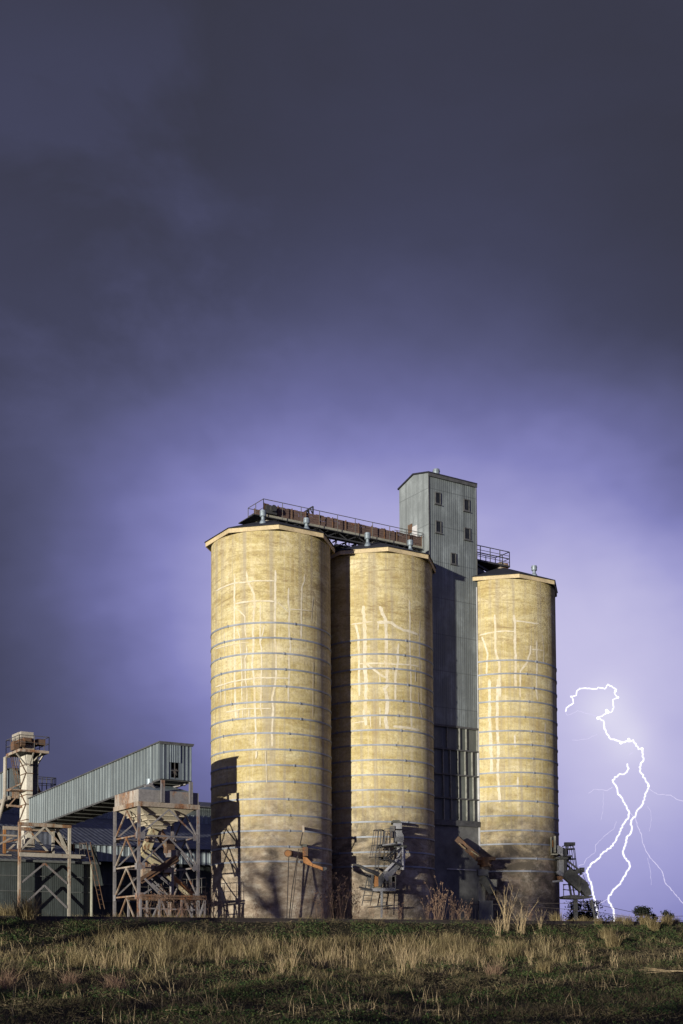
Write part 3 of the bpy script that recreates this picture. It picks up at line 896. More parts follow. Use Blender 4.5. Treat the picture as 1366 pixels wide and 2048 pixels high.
m.par(A - Z * .10 - U * .02, U * .1, ax, Z * .1); m.par(A - Z * .10 + U * (GW - .08), U * .1, ax, Z * .1)
m.build('edge_angle', M['trim'], gal)
def ge(px, py): return PL(px, py, A, N)
xa = (ge(338, 1500) - A).dot(U); xb = (ge(360, 1500) - A).dot(U); zo = ge(345, 1524).z
xc = (ge(342, 1500) - A).dot(U); xd = (ge(357, 1500) - A).dot(U); zo0 = ge(345, 1555).z
m = MB()
m.corr(A + U * 0, U * xa, Z * Hh, N, .22, .04, .7); m.corr(A + U * xb, U * (GW - xb), Z * Hh, N, .22, .04, .7)
m.poly(A + U * xa, A + U * xc, A + U * xc + Z * (zo - GZB), A + U * xa + Z * (zo - GZB)); m.poly(A + U * xd, A + U * xb, A + U * xb + Z * (zo - GZB), A + U * xd + Z * (zo - GZB))
m.poly(A + U * xc, A + U * xd, A + U * xd + Z * (zo0 - GZB), A + U * xc + Z * (zo0 - GZB))
m.build('end_sheeting', M['gallery_end'], gal, recalc=False)
m = MB(); m.corr(A + U * xa + N * .05 + Z * (zo - GZB - .03), U * (xb - xa), Z * (Hh - (zo - GZB) - .02), N, .11, .03, .5); m.build('end_panel', M['strip'], gal, recalc=False)
m = MB(); m.tube(A + U * xc - N * .3 + Z * .45, A + U * xd - N * .3 + Z * .45, .22); m.bar(A + U * xc + Z * .5, A + U * xd + Z * .5, .05)
m.bar(A + U * ((xc + xd) / 2) + Z * .05, A + U * ((xc + xd) / 2) + Z * (zo - GZB), .04); m.build('head_pulley', M['rail_steel'], gal)
m = MB(); m.par(A + N * .12 - U * .1 + Z * Hh, U * (GW + .2), ax - N * .2, Z * .07); m.par(A + N * .10 - U * .06 + Z * (Hh - .08), U * (GW + .12), -N * .09, Z * .078); m.build('roof', M['trim'], gal)
for (x0, x1) in ((319.5, 322.0), (323.5, 326.5), (376, 378.5), (379.5, 382.5)):
    a0 = (ge(x0, 1580) - A).dot(U); a1 = (ge(x1, 1580) - A).dot(U)
    m = MB(); m.par(A + U * a0 + Z * (ZB1 - GZB) + N * .09, U * (a1 - a0), N * .12, Z * (GZB - .1 - ZB1)); m.build('support_post', M['leg'], gal)
m = MB(); m.bar(fp(378, 1567) - N * .4, fp(328, 1578) - N * 2.6, .07); m.tube(fp(303, 1572) - N * .8, fp(318, 1566) - N * .8, .13); m.bar(fp(306, 1564) - N * .5, fp(322, 1579) - N * .5, .07); m.build('brace', M['leg'], gal)

# ================================================================== TRESTLE UNDER THE GALLERY
X0 = gs(93, 1642)
def tp(px, py, off=0.0): return PL(px, py, X0 + N * off, N)
tr = thing('steel_trestle', "rusty cream steel trestle carrying the low end of the gallery", 'trestle', Vector((tp(90, 1700).x, tp(90, 1700).y, YARD)))
bl, br = tp(39.5, 1644), tp(139, 1652)
z_t = tp(93, 1647).z - .12; z_l = tp(93, 1711).z
TWd = 3.05
bl.z = br.z = 0
def tq(t, b, z): return bl.lerp(br, t) - N * b + Z * z
for t, b, z0, mt in ((0, 0, YARD - .2, 'cream_rusty'), (1, 0, YARD - .2, 'cream'), (0, TWd, z_l - .1, 'rust_orange'), (1, TWd, z_l - .1, 'cream')):
    m = MB(); m.bar(tq(t, b, z0), tq(t, b, z_t), .165); m.build('leg', M[mt], tr)
for b in (0, TWd):
    m = MB(); m.bar(tq(-.03, b, z_t), tq(1.03, b, z_t), .17, .24, side=N); m.build('top_beam', M['cream_rusty'], tr)
m = MB(); m.bar(tq(-.01, -.11, z_l), tq(1.22, -.11, z_l), .10, .26, side=N); m.build('lower_beam', M['cream'], tr)
m = MB(); m.bar(tq(0, TWd, z_l + .5), tq(1, TWd, z_l + .5), .12); m.bar(tq(0, 0, z_t - 1.0), tq(0, TWd, z_t - 1.0), .1); m.build('back_beam', M['rust'], tr)
for b in (0, TWd):
    m = MB(); m.bar(tq(.5, b, z_t - .1), tq(.02, b, z_l + .3), .11); m.bar(tq(.5, b, z_t - .1), tq(.98, b, z_l + .2), .11); m.build('brace', M['cream'], tr)
for zt_, zb_ in ((tp(90, 1727).z, tp(90, 1766).z), (tp(90, 1771).z, tp(90, 1815).z)):
    m = MB(); m.bar(tq(.5, .0, zt_), tq(.05, .0, zb_), .10); m.bar(tq(.5, .0, zt_), tq(.96, .0, zb_), .10); m.build('brace', M['leg'], tr)
# beam running on to the left with its post
m = MB(); m.bar(tq(-.9, .5, z_t - .75), tq(0, .5, z_t - .75), .12); m.bar(tq(-.5, .9, z_t - 1.7), tq(-.05, .9, z_t - .8), .1); m.bar(tq(-.9, 1.6, z_t - 1.95), tq(0, 1.6, z_t - 1.95), .09)
m.build('side_beam', M['cream_rusty'], tr)

# ================================================================== BUCKET ELEVATOR
EC = Gft - N * -.0
cc = PL(53, 1600, Gft - N * .25, N)
cw = (PL(65.5, 1540, cc, N) - cc).dot(U)
cdp = -(PL(40, 1560, cc, U) - cc).dot(N)
elev = thing('bucket_elevator', "rust streaked cream bucket elevator column with a railed head platform", 'elevator', Vector((cc.x, cc.y, YARD)))
def ec(a, b, z): return Vector((cc.x, cc.y, 0)) + U * a - N * b + Z * z
def cz(py): return PL(53, py, cc, N).z
zt_, zb_ = cz(1503), cz(1690)
m = MB(); m.par(ec(0, 0, zb_), U * cw, -N * cdp, Z * (zt_ - zb_)); m.build('casing', M['column'], elev)
m = MB(); m.par(ec(cw + .03, .2, zb_ + 1), U * .45, -N * (cdp - .1), Z * (zt_ - zb_ - 1.0)); m.build('return_casing', M['trim'], elev)
for yy in (1529, 1547, 1590, 1609, 1640):
    m = MB(); z = cz(yy); m.par(ec(-.03, -.03, z), U * (cw + .06), -N * (cdp + .06), Z * .06); m.build('flange', M['rust'], elev)
m = MB()
for i, (ya, yb) in enumerate(((1515, 1545), (1545, 1578), (1578, 1608), (1608, 1640))):
    a, b = (0.0, cdp) if i % 2 else (cdp, 0.0)
    m.bar(ec(-.05, a, cz(ya)), ec(-.05, b, cz(yb)), .05)
m.build('lacing', M['rust'], elev)
m = MB(); m.par(ec(-.15, -.25, zb_ - .15), U * (cw + .25), -N * (cdp + .3), Z * .55); m.boxc(ec(cw * .5, -.15, cz(1682)), .5, .3, .4); m.build('boot', M['cream'], elev)
# head platform
pf = PL(39, 1497, cc + N * 1.0, N)
pa0 = (pf - cc).dot(U); pb0 = -1.0
pa1 = (PL(98, 1502, cc + N * 1.0, N) - cc).dot(U)
pb1 = -(PL(12, 1511, pf, U) - cc).dot(N)
pz = pf.z
m = MB()
m.par(ec(pa0, pb0, pz - .18), U * (pa1 - pa0), -N * .07, Z * .18); m.par(ec(pa0, pb0 + .07, pz - .18), U * .07, -N * (pb1 - pb0 - .07), Z * .18)
m.par(ec(pa1 - .07, pb0 + .07, pz - .18), U * .07, -N * (pb1 - pb0 - .07), Z * .18); m.par(ec(pa0 + .07, pb1 - .07, pz - .18), U * (pa1 - pa0 - .14), -N * .07, Z * .18)
pl = m.build('head_platform', M['cream_rusty'], elev)
m = MB(); m.par(ec(pa0 + .07, pb0 + .07, pz - .10), U * (pa1 - pa0 - .14), -N * (pb1 - pb0 - .14), Z * .06); m.build('grating', M['under'], pl)
m = MB(); m.rail([ec(pa0, pb0, pz), ec(pa1, pb0, pz), ec(pa1, pb1, pz), ec(pa0, pb1, pz), ec(pa0, pb0, pz)], .95, .025, True, 1.0); m.build('handrail', M['rail_steel'], pl)
m = MB()
m.bar(ec(pa0 + .1, pb0 + .9, pz - .2), ec(0, .05, cz(1531)), .08); m.bar(ec(pa0 + 1.0, pb0 + .05, pz - .2), ec(cw * .4, -.02, cz(1531)), .08)
m.bar(ec(pa1 - .1, pb0 + .9, pz - .2), ec(cw + .4, .4, cz(1530)), .08); m.bar(ec(pa1 - .5, pb0 + .1, pz - .2), ec(cw + .1, .0, cz(1520)), .08)
m.build('knee_brace', M['cream'], elev)
m = MB()
hz0, hz1 = cz(1478), cz(1464)
m.par(ec(-.45, -.1, hz0), U * (cw + .45), -N * (cdp + .5), Z * (hz1 - hz0))
m.par(ec(-.5, .3, hz1), U * .3, -N * (cdp + .0), -Z * .35); m.build('head_cover', M['cream'], elev)
m = MB()
m.par(ec(-.3, -.1, pz), U * (cw + .35), -N * (cdp + .3), Z * .5); m.build('head_base', M['cream_rusty'], elev)
m = MB()
m.par(ec(-.4, -.15, pz + .5), U * (cw + .9), -N * (cdp + .4), Z * (hz0 - pz - .5))
m.tube(ec(-.6, -.3, pz + .5), ec(-.3, -.3, pz + .5), .28); m.tube(ec(-.4, -.35, pz + .75), ec(.2, -.35, pz + .75), .16); m.boxc(ec(cw + .5, .1, pz + .7), .6, .7, .4)
m.boxc(ec(-.75, .2, pz + .35), .4, .6, .6)
m.build('drive', M['rust'], elev)
m = MB()
pq = ec(pa0, pb1, pz - .2)
pA = PL(10.5, 1515, pq, N); pB = PL(9.5, 1594, pq, N); pC = PL(-6, 1650, pq, N)
m.path([pA + U * .25 + Z * .1, pA, pB, pC], .13, 10); m.build('spout_pipe', M['cream'], elev)
m = MB(); la, lb = PL(21, 1514, pq, N), PL(33, 1575, pq + N * .8, N); m.ladder(la, lb, U * .3, .025, .3); m.ladder(PL(24, 1514, pq, N), PL(36, 1577, pq + N * .8, N), U * .05, .02, .5); m.build('ladder', M['rust'], elev)
m = MB(); mp = PL(13, 1583, pq + N * .9, N); m.par(mp, U * 1.5, -N * -1.0, Z * .08); m.bar(mp + Z * .1, mp + U * 1.3 + Z * .75, .08); m.bar(mp + U * .05 - Z * 1.1, mp + U * .9 - Z * .1, .07); m.boxc(PL(29, 1590, pq, N), .5, .4, .5); m.bar(mp - Z * .95, mp + U * 1.4 - Z * 1.0, .14); m.build('mid_platform', M['cream_rusty'], elev)
m = MB()
for k in range(5): q = ec(pa0 + .5 + .14 * k, pb1 - .3, pz - .2); m.bar(q, q - Z * random.uniform(.5, 1.4) + U * .1, .035)
m.build('hanging_rod', M['leg'], elev)
m = MB(); m.bar(PL(70, 1562, cc - N * 1.0, N), PL(82, 1592, cc - N * 1.0, N), .2, .16); m.build('side_spout', M['rust_orange'], elev)
m = MB(); q = PL(75, 1579, cc - N * 6, N); m.rail([q, q + U * 1.4, q + U * 1.4 - N * 1.0, q - N], .95, .03, True, .35); m.build('ladder_cage', M['dark_steel'], elev)

# second gallery, coming in at the far left
g2n = PL(21, 1537, cc + U * -.6 - N * 1.6, N)
g2 = thing('conveyor_gallery', "second grey sheet gallery at the left edge, behind the elevator column", 'conveyor', g2n, 'sheeted conveyor galleries')
z2 = PL(21, 1592, g2n, N).z
ax2 = -N * 14 - Z * .9
B2 = Vector((g2n.x, g2n.y, z2))
hh = g2n.z - z2
m = MB(); m.corr(B2, ax2, Z * hh, -U, .42, .045, .8); m.poly(B2 + U * 1.6, B2 + U * 1.6 + ax2, B2 + U * 1.6 + ax2 + Z * hh, B2 + U * 1.6 + Z * hh); m.poly(B2, B2 + U * 1.6, B2 + U * 1.6 + Z * hh, B2 + Z * hh); m.build('side_sheeting', M['gallery'], g2, recalc=False)
m = MB(); m.par(B2 - U * .1 + Z * hh, U * 1.8, ax2, Z * .06); m.build('roof', M['trim'], g2)
m = MB(); m.par(B2 + U * .02, U * 1.56, ax2, -Z * .06); m.build('floor', M['under'], g2)
m = MB(); m.bar(B2 - U * .05 - Z * .12, B2 - U * .05 - Z * .12 + ax2, .18, .25); m.build('edge_beam', M['cream'], g2)

# ================================================================== LOW SHED
def sp(px, py, off=0.0): return PL(px, py, X0 - N * .75 + N * off, N)
se = sp(192, 1727.5)
low = thing('low_shed', "low dark corrugated shed behind the trestle legs", 'shed', Vector((se.x, se.y, YARD)))
ZE = sp(120, 1722).z
sl0, sl1 = -24.0, 0.0
def sh(s, b, z): return Vector((se.x, se.y, 0)) + U * s - N * b + Z * z
m = MB(); m.par(sh(sl0, .0, YARD - .3), U * (sl1 - sl0), -N * .1, Z * (ZE - YARD + .2)); m.build('front_wall', M['shed_green'], low)
m = MB(); m.par(sh(sl1 - .1, .1, YARD - .3), U * .1, -N * 8.0, Z * (ZE - YARD + .2)); m.par(sh(sl0, 8.0, YARD - .3), U * (sl1 - sl0), -N * .1, Z * (ZE - YARD + 1.6)); m.poly(sh(sl1, 0, ZE - .1), sh(sl1, 8.2, ZE - .1), sh(sl1, 8.2, ZE + 1.7)); m.build('end_wall', M['shed_green'], low)
m = MB(); m.par(sh(sl0, -.25, ZE - .05), U * (sl1 - sl0 + .2), -N * 8.4 + Z * 1.8, Z * .06); m.build('roof', M['shed_roof'], low)
m = MB(); m.par(sh(sl0, -.36, ZE - .16), U * (sl1 - sl0 + .2), -N * .11, Z * .14); m.build('gutter', M['gutter'], low)
m = MB(); m.tube(sh(-.35, -.12, YARD), sh(-.35, -.12, ZE - .15), .10); m.build('downpipe', M['pale_beam'], low)
for yy in (1755, 1785):
    m = MB(); z = sp(160, yy).z; m.bar(sh(-2.2, -.05, z), sh(-.4, -.05, z), .05); m.bar(sh(-7.5, -.05, z), sh(-3.2, -.05, z), .05); m.build('girt', M['gutter'], low)
# stairs and landing at the shed's end
st0, st1 = tp(113, 1657, -.6), tp(137, 1708, -.6)
stair = thing('steel_stairs', "steep cream steel stairs and small landing beside the trestle", 'stairs', Vector((st1.x, st1.y, st1.z)))
m = MB(); m.bar(st0, st1, .06, .2); m.bar(st0 - N * .9 + U * .35, st1 - N * .9 + U * .35, .06, .2); m.build('stringer', M['cream'], stair)
m = MB()
for k in range(11):
    c = st0.lerp(st1, (k + .5) / 11); m.bar(c, c - N * .9 + U * .35, .2, .04)
m.build('tread', M['gutter'], stair)
m = MB(); l0 = tp(146, 1708, -.3); m.par(l0 - Z * .25, U * .9, -N * 1.0, Z * .22); m.build('landing', M['cream'], stair)
m = MB(); m.rail([l0 + U * .05, l0 + U * .85, l0 + U * .85 - N * .9], .75, .035, True, .4); m.rail([st0.lerp(st1, .55) - N * .9 + U * .35, st1 - N * .9 + U * .35], .6, .025, False, .6); m.build('handrail', M['leg'], stair)
ld0, ld1 = sp(172, 1684, .5), sp(201, 1818, 1.2)
m = MB(); m.ladder(ld0, ld1, U * .30, .025, .32)
tag(m.build('ladder', M['rust'], None, loc=ld1), "thin rusty ladder leaning on the low shed's right end", 'ladder')
p0, p1, p2, p3 = sp(181, 1690, .3), sp(190, 1694, .3), sp(206, 1771, .3), sp(188, 1773, .3)
m = MB(); m.extrude([p0, p1, p2, p3], N * .05)
tag(m.build('leaning_sheet', M['shed_green'], None, loc=p3), "dark sheet hanging aslant at the end of the low shed", 'metal sheet')

# ================================================================== LARGE SHED BEHIND
B0 = PY(300, 1696, 100)
def bp(px, py): return PL(px, py, B0, N)
big = thing('storage_shed', "large stepped storage shed with blue grey roof behind the hopper", 'shed', Vector((B0.x, B0.y, YARD)))
ZL1, ZL0 = bp(300, 1695.5).z, bp(300, 1726).z
bs0 = (bp(150, 1700) - B0).dot(U); bs1 = bs0 + 34
def bg(s, b, z): return Vector((B0.x, B0.y, 0)) + U * s - N * b + Z * z
m = MB(); m.corr(bg(bs0, 0, ZL0), U * (bs1 - bs0), Z * (ZL1 - ZL0), N, .5, .05, .6); m.build('lower_strip', M['strip'], big, recalc=False)
m = MB(); m.par(bg(bs0, .8, YARD - .3), U * (bs1 - bs0), -N * .1, Z * (ZL0 - YARD + .6)); m.par(bg(bs0 - .0, .02, ZL0), U * (bs1 - bs0), -N * .75, Z * .05); m.build('bay_wall', M['shed_green'], big)
for k in range(10):
    c = bg(bs0 + 1.5 + 3.6 * k, .35, YARD - .3); m = MB(); m.par(c, U * .25, N * .25, Z * (ZL0 - YARD + .3)); m.build('column', M['gutter'], big)
for k in range(3):
    z = YARD + 1.2 + 1.3 * k; m = MB(); m.bar(bg(bs0, .68, z), bg(bs1, .68, z), .07); m.build('girt', M['gutter'], big)
CL = 9.0
zc0 = PL(423, 1650, B0 - N * CL, N).z; zc1 = PL(423, 1616, B0 - N * CL, N).z; zr = PL(410, 1604, B0 - N * (CL + 5), N).z
us0 = bs0 - 26
m = MB(); m.par(bg(bs0 - .3, -.25, ZL1), U * (bs1 - bs0 + .3), -N * (CL + .25) + Z * (zc0 - ZL1), Z * .06); m.build('lower_roof', M['shed_roof'], big)
m = MB(); m.par(bg(us0, 3.5, ZL1 + (zc0 - ZL1) * .35), U * (bs0 - us0 - .3), -N * (CL - 3.5) + Z * (zc0 - ZL1) * .65, Z * .05); m.par(bg(us0, 3.6, YARD), U * (bs0 - us0 - .3), -N * .1, Z * (ZL1 + (zc0 - ZL1) * .35 - YARD)); m.build('side_roof', M['shed_roof'], big)
zm = zc0 + (zc1 - zc0) * .52
m = MB(); m.corr(bg(us0, CL, zc0), U * (bs1 - us0), Z * (zm - zc0), N, .5, .05, .6); m.build('clerestory', M['strip'], big, recalc=False)
m = MB(); m.par(bg(us0, CL - .02, zm + .004), U * (bs1 - us0), -N * .1, Z * (zc1 - zm)); m.build('clerestory_upper', M['shed'], big)
m = MB(); m.par(bg(us0, CL - .5, zc1 - .05), U * (bs1 - us0), -N * 6 + Z * (zr - zc1), Z * .1); m.par(bg(us0, CL + 5.5, YARD), U * (bs1 - us0), -N * .1, Z * (zr - YARD - .2)); m.build('upper_roof', M['trim'], big)
m = MB()
for k in range(5): m.bar(bg(us0 + 5 * k + 2, 4.0, ZL1 + .9), bg(us0 + 5 * k + 6, 8.8, zc0 + .05), .18, .12)
m.build('roof_flashing', M['leg'], big)
# ================================================================== CHUTE WITH CAGED LADDER ON THE MIDDLE SILO
def qa(x, y): return (700 + x * .1098, 1620 + y * .1098)
def A_(x, y, Y): return PY(*qa(x, y), Y)
XR, YB = Vector((1, 0, 0)), Vector((0, 1, 0))
YA = 77.3
oc = thing('loading_chute', "grey steel loading chute with caged ladder on the middle silo", 'chute', Vector((A_(650, 1890, YA).x, YA, YARD)), 'loading chutes on the silos')
def sl(pts, Y, th): return MB().slab([qa(*p) for p in pts], Y, th)
sl([(757, 235), (757, 200), (790, 182), (890, 182), (925, 200), (925, 235)], YA + .3, 1.2).build('hood', M['mossy'], oc)
m = sl([(790, 240), (945, 240), (945, 345), (790, 345)], YA, .9); m.build('motor_box', M['grey_plate'], oc)
m = sl([(805, 372), (948, 372), (948, 400), (805, 400)], YA - .05, 1.0); m.build('flange', M['grey_plate'], oc)
m = sl([(800, 402), (945, 402), (980, 470), (980, 575), (800, 575)], YA, .9)
for k in range(8): m.slab([qa(815 + 20 * k, 480), qa(823 + 20 * k, 480), qa(823 + 20 * k, 570), qa(815 + 20 * k, 570)], YA - .04, .039)
m.build('sheeted_box', M['grey_plate'], oc)
sl([(865, 577), (965, 577), (965, 636), (865, 636)], YA + .02, .8).build('throat', M['grey_plate'], oc)
sl([(800, 640), (1035, 640), (1035, 682), (800, 682)], YA - .1, 1.1).build('bracket_plate', M['mossy'], oc)
m = sl([(845, 686), (935, 686), (940, 740), (895, 850), (840, 880), (880, 800)], YA - .08, .5); m.build('gusset', M['white'], oc)
m = sl([(870, 860), (900, 830), (940, 900), (950, 1000), (950, 1085), (850, 1085), (830, 1000)], YA + .1, .6); m.build('hopper_shell', M['grey_plate'], oc)
m = MB(); m.bar(A_(880, 950, YA + .2), A_(600, 1255, YA - .5), .44, .40); m.build('trough', M['grey_plate'], oc)
m = MB(); m.bar(A_(855, 900, YA - .12), A_(650, 1110, YA - .6), .25, .06); m.build('trough_lip', M['white'], oc)
m = sl([(515, 1215), (600, 1160), (640, 1230), (600, 1330), (560, 1395), (520, 1395)], YA - .7, .5); m.build('mouth', M['trim'], oc)
m = MB(); m.bar(A_(450, 1190, YA - .3), A_(505, 1390, YA - .3), .35, .4); m.build('counterweight', M['rust_orange'], oc)
m = MB()
m.bar(A_(955, 672, YA - .1), A_(965, 1088, YA - .1), .10); m.bar(A_(985, 672, YA + .1), A_(982, 1088, YA + .1), .09); m.bar(A_(1000, 720, YA + .2), A_(1000, 960, YA + .2), .05)
m.build('hanger_post', M['white'], oc)
m = MB()
m.bar(A_(845, 700, YA - .1), A_(665, 850, YA - .4), .065); m.bar(A_(930, 692, YA - .2), A_(700, 868, YA - .5), .085); m.bar(A_(640, 862, YA - .5), A_(955, 1030, YA - .2), .10); m.bar(A_(690, 920, YA - .1), A_(780, 985, YA), .07)
m.boxc(A_(620, 885, YA - .3), .35, .25, .2, XR, YB); m.boxc(A_(560, 880, YA - .3), .3, .25, .16, XR, YB)
m.build('swing_arm', M['dark_steel'], oc)
m = sl([(485, 655), (540, 625), (850, 600), (850, 640), (600, 662), (490, 685)], YA - .5, 1.1); m.build('upper_platform', M['dark_steel'], oc)
m = sl([(535, 640), (830, 590), (830, 618), (545, 655)], YA - .55, .05); m.build('toe_board', M['grey_plate'], oc)
m = MB()
m.tube(A_(620, 350, YA - .2), A_(770, 335, YA - .1), .025, n=6)
for x in (515, 560, 625, 690, 745): m.bar(A_(x, 378, YA - .4), A_(x - 15, 640, YA - .4), .06 if x != 625 else .14)
m.bar(A_(430, 378, YA - .4), A_(760, 385, YA - .4), .05); m.boxc(A_(770, 400, YA + .1), .3, .4, .7, XR, YB)
m.build('guard_rail', M['rail_steel'], oc)
# ladder with its cage
m = MB(); m.ladder(A_(590, 1890, YA + .2), A_(640, 440, YA + .2), XR * (A_(675, 1890, YA) - A_(590, 1890, YA)).x, .025, .30); m.build('ladder', M['rail_steel'], oc)
m = MB()
cg = [(430, 620, 372), (396, 590, 650), (356, 545, 868)]
rings = []
for xl, xr, y in cg:
    c = A_((xl + xr) / 2, y, YA - .35); r = (A_(xr, y, YA).x - A_(xl, y, YA).x) / 2
    rings.append([c + Vector((-r * math.cos(t), -.55 * math.sin(t) + .1, -.12 * math.cos(t) * 0)) for t in [math.pi * k / 10 for k in range(-1, 12)]])
    m.path(rings[-1], .032, 6)
for k in range(0, 13, 2): m.path([rings[0][k], rings[1][k], rings[2][k]], .02, 5)
m.build('ladder_cage', M['rail_steel'], oc)
m = MB(); m.bar(A_(480, 680, YA - .2), A_(450, 1180, YA - .2), .05); m.bar(A_(545, 680, YA - .2), A_(515, 1140, YA - .2), .05)
for k in range(14): m.bar(A_(478 - 2 * k, 700 + 32 * k, YA - .2), A_(543 - 2 * k, 700 + 32 * k, YA - .2), .025)
m.build('ladder', M['rail_steel'], oc)
m = sl([(400, 1425), (835, 1415), (835, 1475), (455, 1482), (400, 1465)], YA - .6, 1.5); m.build('lower_platform', M['grey_plate'], oc)
m = MB()
for x in (580, 660, 715, 745, 828): m.bar(A_(x, 1215 if x > 650 else 1340, YA - .5), A_(x, 1420, YA - .5), .06 if x != 745 else .13)
m.bar(A_(600, 1335, YA - .5), A_(745, 1260, YA - .5), .06); m.bar(A_(680, 1215, YA - .5), A_(828, 1205, YA - .5), .05); m.bar(A_(660, 1320, YA - .5), A_(828, 1315, YA - .5), .04)
for x in (770, 800): m.boxc(A_(x, 1250, YA - .2), .3, .3, .35, XR, YB)
m.build('guard_rail', M['rail_steel'], oc)
m = MB(); m.bar(A_(575, 1485, YA - .5), A_(575, 1960, YA - .5), .26, .12); m.build('post', M['grey_plate'], oc)
m = MB(); m.ladder(A_(215, 1740, YA - .3), A_(325, 1190, YA - .3), XR * .5, .03, .28); m.bar(A_(345, 1190, YA - .3), A_(395, 1460, YA - .3), .06); m.bar(A_(410, 1190, YA - .5), A_(385, 1450, YA - .5), .16)
m.bar(A_(200, 1165, YA - .9), A_(310, 1215, YA - .6), .05); m.bar(A_(270, 1165, YA - .5), A_(425, 1185, YA - .5), .05); m.bar(A_(165, 1405, YA - .9), A_(400, 1455, YA - .6), .09); m.bar(A_(190, 1440, YA - .3), A_(400, 1475, YA - .3), .08); m.bar(A_(340, 1190, YA - .3), A_(345, 1400, YA - .3), .07)
m.build('side_ladder', M['dark_steel'], oc)
m = MB(); c = A_(555, 1755, YA - .2); m.path([c + Vector((.75 * math.cos(t), -.5 * math.sin(t), .06 * math.cos(t))) for t in [math.pi * 2 * k / 14 for k in range(15)]], .03, 6); m.build('cage_hoop', M['rail_steel'], oc)
m = MB(); m.path([A_(60, 985, YA - .9), A_(180, 1020, YA - .9), (A_(300, 1085, YA - .9)), A_(430, 1130, YA - .8), A_(520, 1180, YA - .7)], [.05, .08, .10, .12, .15], 10); m.build('shadow_tube', M['dark_steel'], oc)  # dark tube standing in for a curved shadow cast from the left silo

# ================================================================== ORANGE SPOUT ON THE LEFT SILO
def qd(x, y): return (540 + x * .1025, 1640 + y * .1025)
def D_(x, y, Y): return PY(*qd(x, y), Y)
YD = 74.25
os_ = thing('discharge_spout', "orange rusted discharge spout with hanging cables on the left silo", 'spout', Vector((D_(690, 600, YD).x, YD, D_(690, 800, YD).z)))
m = MB().slab([qd(*p) for p in ((635, 525), (738, 530), (740, 700), (640, 705))], YD - .1, 1.1); m.build('outlet_box', M['rust'], os_)
m = MB().slab([qd(*p) for p in ((590, 480), (715, 468), (722, 525), (610, 525))], YD + .2, 1.0); m.build('hood', M['mossy'], os_)
m = MB()
for a, b in (((640, 715), (690, 850)), ((690, 730), (825, 855)), ((825, 858), (940, 900)), ((940, 903), (1030, 938))): pass
m.slab([qd(*p) for p in ((640, 712), (720, 730), (830, 850), (820, 905), (690, 850), (650, 825))], YD - .45, .40)
m.build('chute_head', M['rust_orange'], os_)
m = MB().slab([qd(*p) for p in ((832, 852), (940, 890), (1030, 925), (1030, 985), (940, 945), (822, 908))], YD - .42, .36); m.build('chute_tail', M['rust_orange'], os_)
m = MB().slab([qd(*p) for p in ((1032, 915), (1105, 925), (1115, 960), (1070, 990), (1032, 990))], YD - .36, .36); m.build('chute_mouth', M['dark_steel'], os_)
m = MB(); p0 = D_(352, 650, 73.6); p1 = D_(420, 652, 75.4); m.tube(p0, p1, .19, .19, 20); m.tube(p0 - (p1 - p0).normalized() * .06, p0 + (p1 - p0).normalized() * .08, .215, .215, 20); pi_ = m.build('pipe_stub', M['rust'], os_)
m = MB(); d_ = (p1 - p0).normalized(); m.tube(p0 - d_ * .075, p0 - d_ * .062, .17, .17, 20); m.build('end_cap', M['rust_orange'], pi_)
m = MB(); m.bar(D_(650, 155, 73.9), D_(655, 165, 75.2), .13, .16); m.boxc(D_(650, 175, 73.85), .12, .12, .4, XR, YB); m.build('pulley_bracket', M['cream_rusty'], os_)
m = MB()
m.tube(D_(645, 200, 73.85), D_(585, 490, 74.3), .035, n=6)
m.tube(D_(367, 715, 73.6), D_(345, 1366, 73.6), .03, n=6); m.tube(D_(345, 1366, 73.6), PY(573, 1850, 73.6), .03, n=6)
m.tube(D_(535, 700, 74.1), D_(430, 1366, 73.9), .03, n=6); m.tube(D_(430, 1366, 73.9), PY(577, 1850, 73.9), .03, n=6)
m.tube(D_(560, 560, 74.2), D_(480, 1340, 73.6), .022, n=6); m.tube(D_(480, 1340, 73.6), PY(580, 1850, 73.5), .022, n=6)
m.build('cable', M['rope'], os_)

# ================================================================== RUSTED SPOUT ON THE TOWER FOOT
def qc(x, y): return (880 + x * .1318, 1660 + y * .1318)
def C_(x, y, Y): return PY(*qc(x, y), Y)
YC = 83.2
tsn = thing('tower_spout', "long rusted spout slanting down the tower foot to a small chute stand", 'spout', Vector((C_(655, 800, YC).x, YC, YARD)))
m = MB(); m.bar(C_(262, 130, YC + .3), C_(430, 290, YC), .34, .38); m.build('upper_spout', M['rust'], tsn)
m = MB(); m.bar(C_(420, 285, YC), C_(640, 470, YC - .3), .46, .42); m.build('lower_spout', M['rust'], tsn)
m = MB(); m.bar(C_(290, 205, YC - .25), C_(390, 290, YC - .3), .30, .05); m.bar(C_(480, 320, YC - .3), C_(650, 440, YC - .6), .12, .05); m.build('patch_plate', M['spout'], tsn)
m = MB(); m.tube(C_(680, 430, YC - .4), C_(690, 560, YC - .4), .52, .34, 14); m.boxc(C_(690, 440, YC - .4), 1.2, .9, .2, XR, YB); m.bar(C_(600, 490, YC - .6), C_(590, 525, YC - .7), .2, .1); m.bar(C_(740, 500, YC - .7), C_(785, 545, YC - .8), .25, .12); m.build('funnel', M['rust'], tsn)
m = MB().slab([qc(*p) for p in ((580, 598), (735, 598), (735, 690), (580, 690))], YC - .6, .9); m.build('stand_head', M['basewall'], tsn)
m = MB()
for x, y0, w in ((597, 700, .16), (630, 860, .12), (660, 830, .2)): m.bar(C_(x, y0, YC - .3), C_(x, 1145, YC - .3), w)
m.bar(C_(600, 705, YC - .3), C_(740, 705, YC - .3), .12)
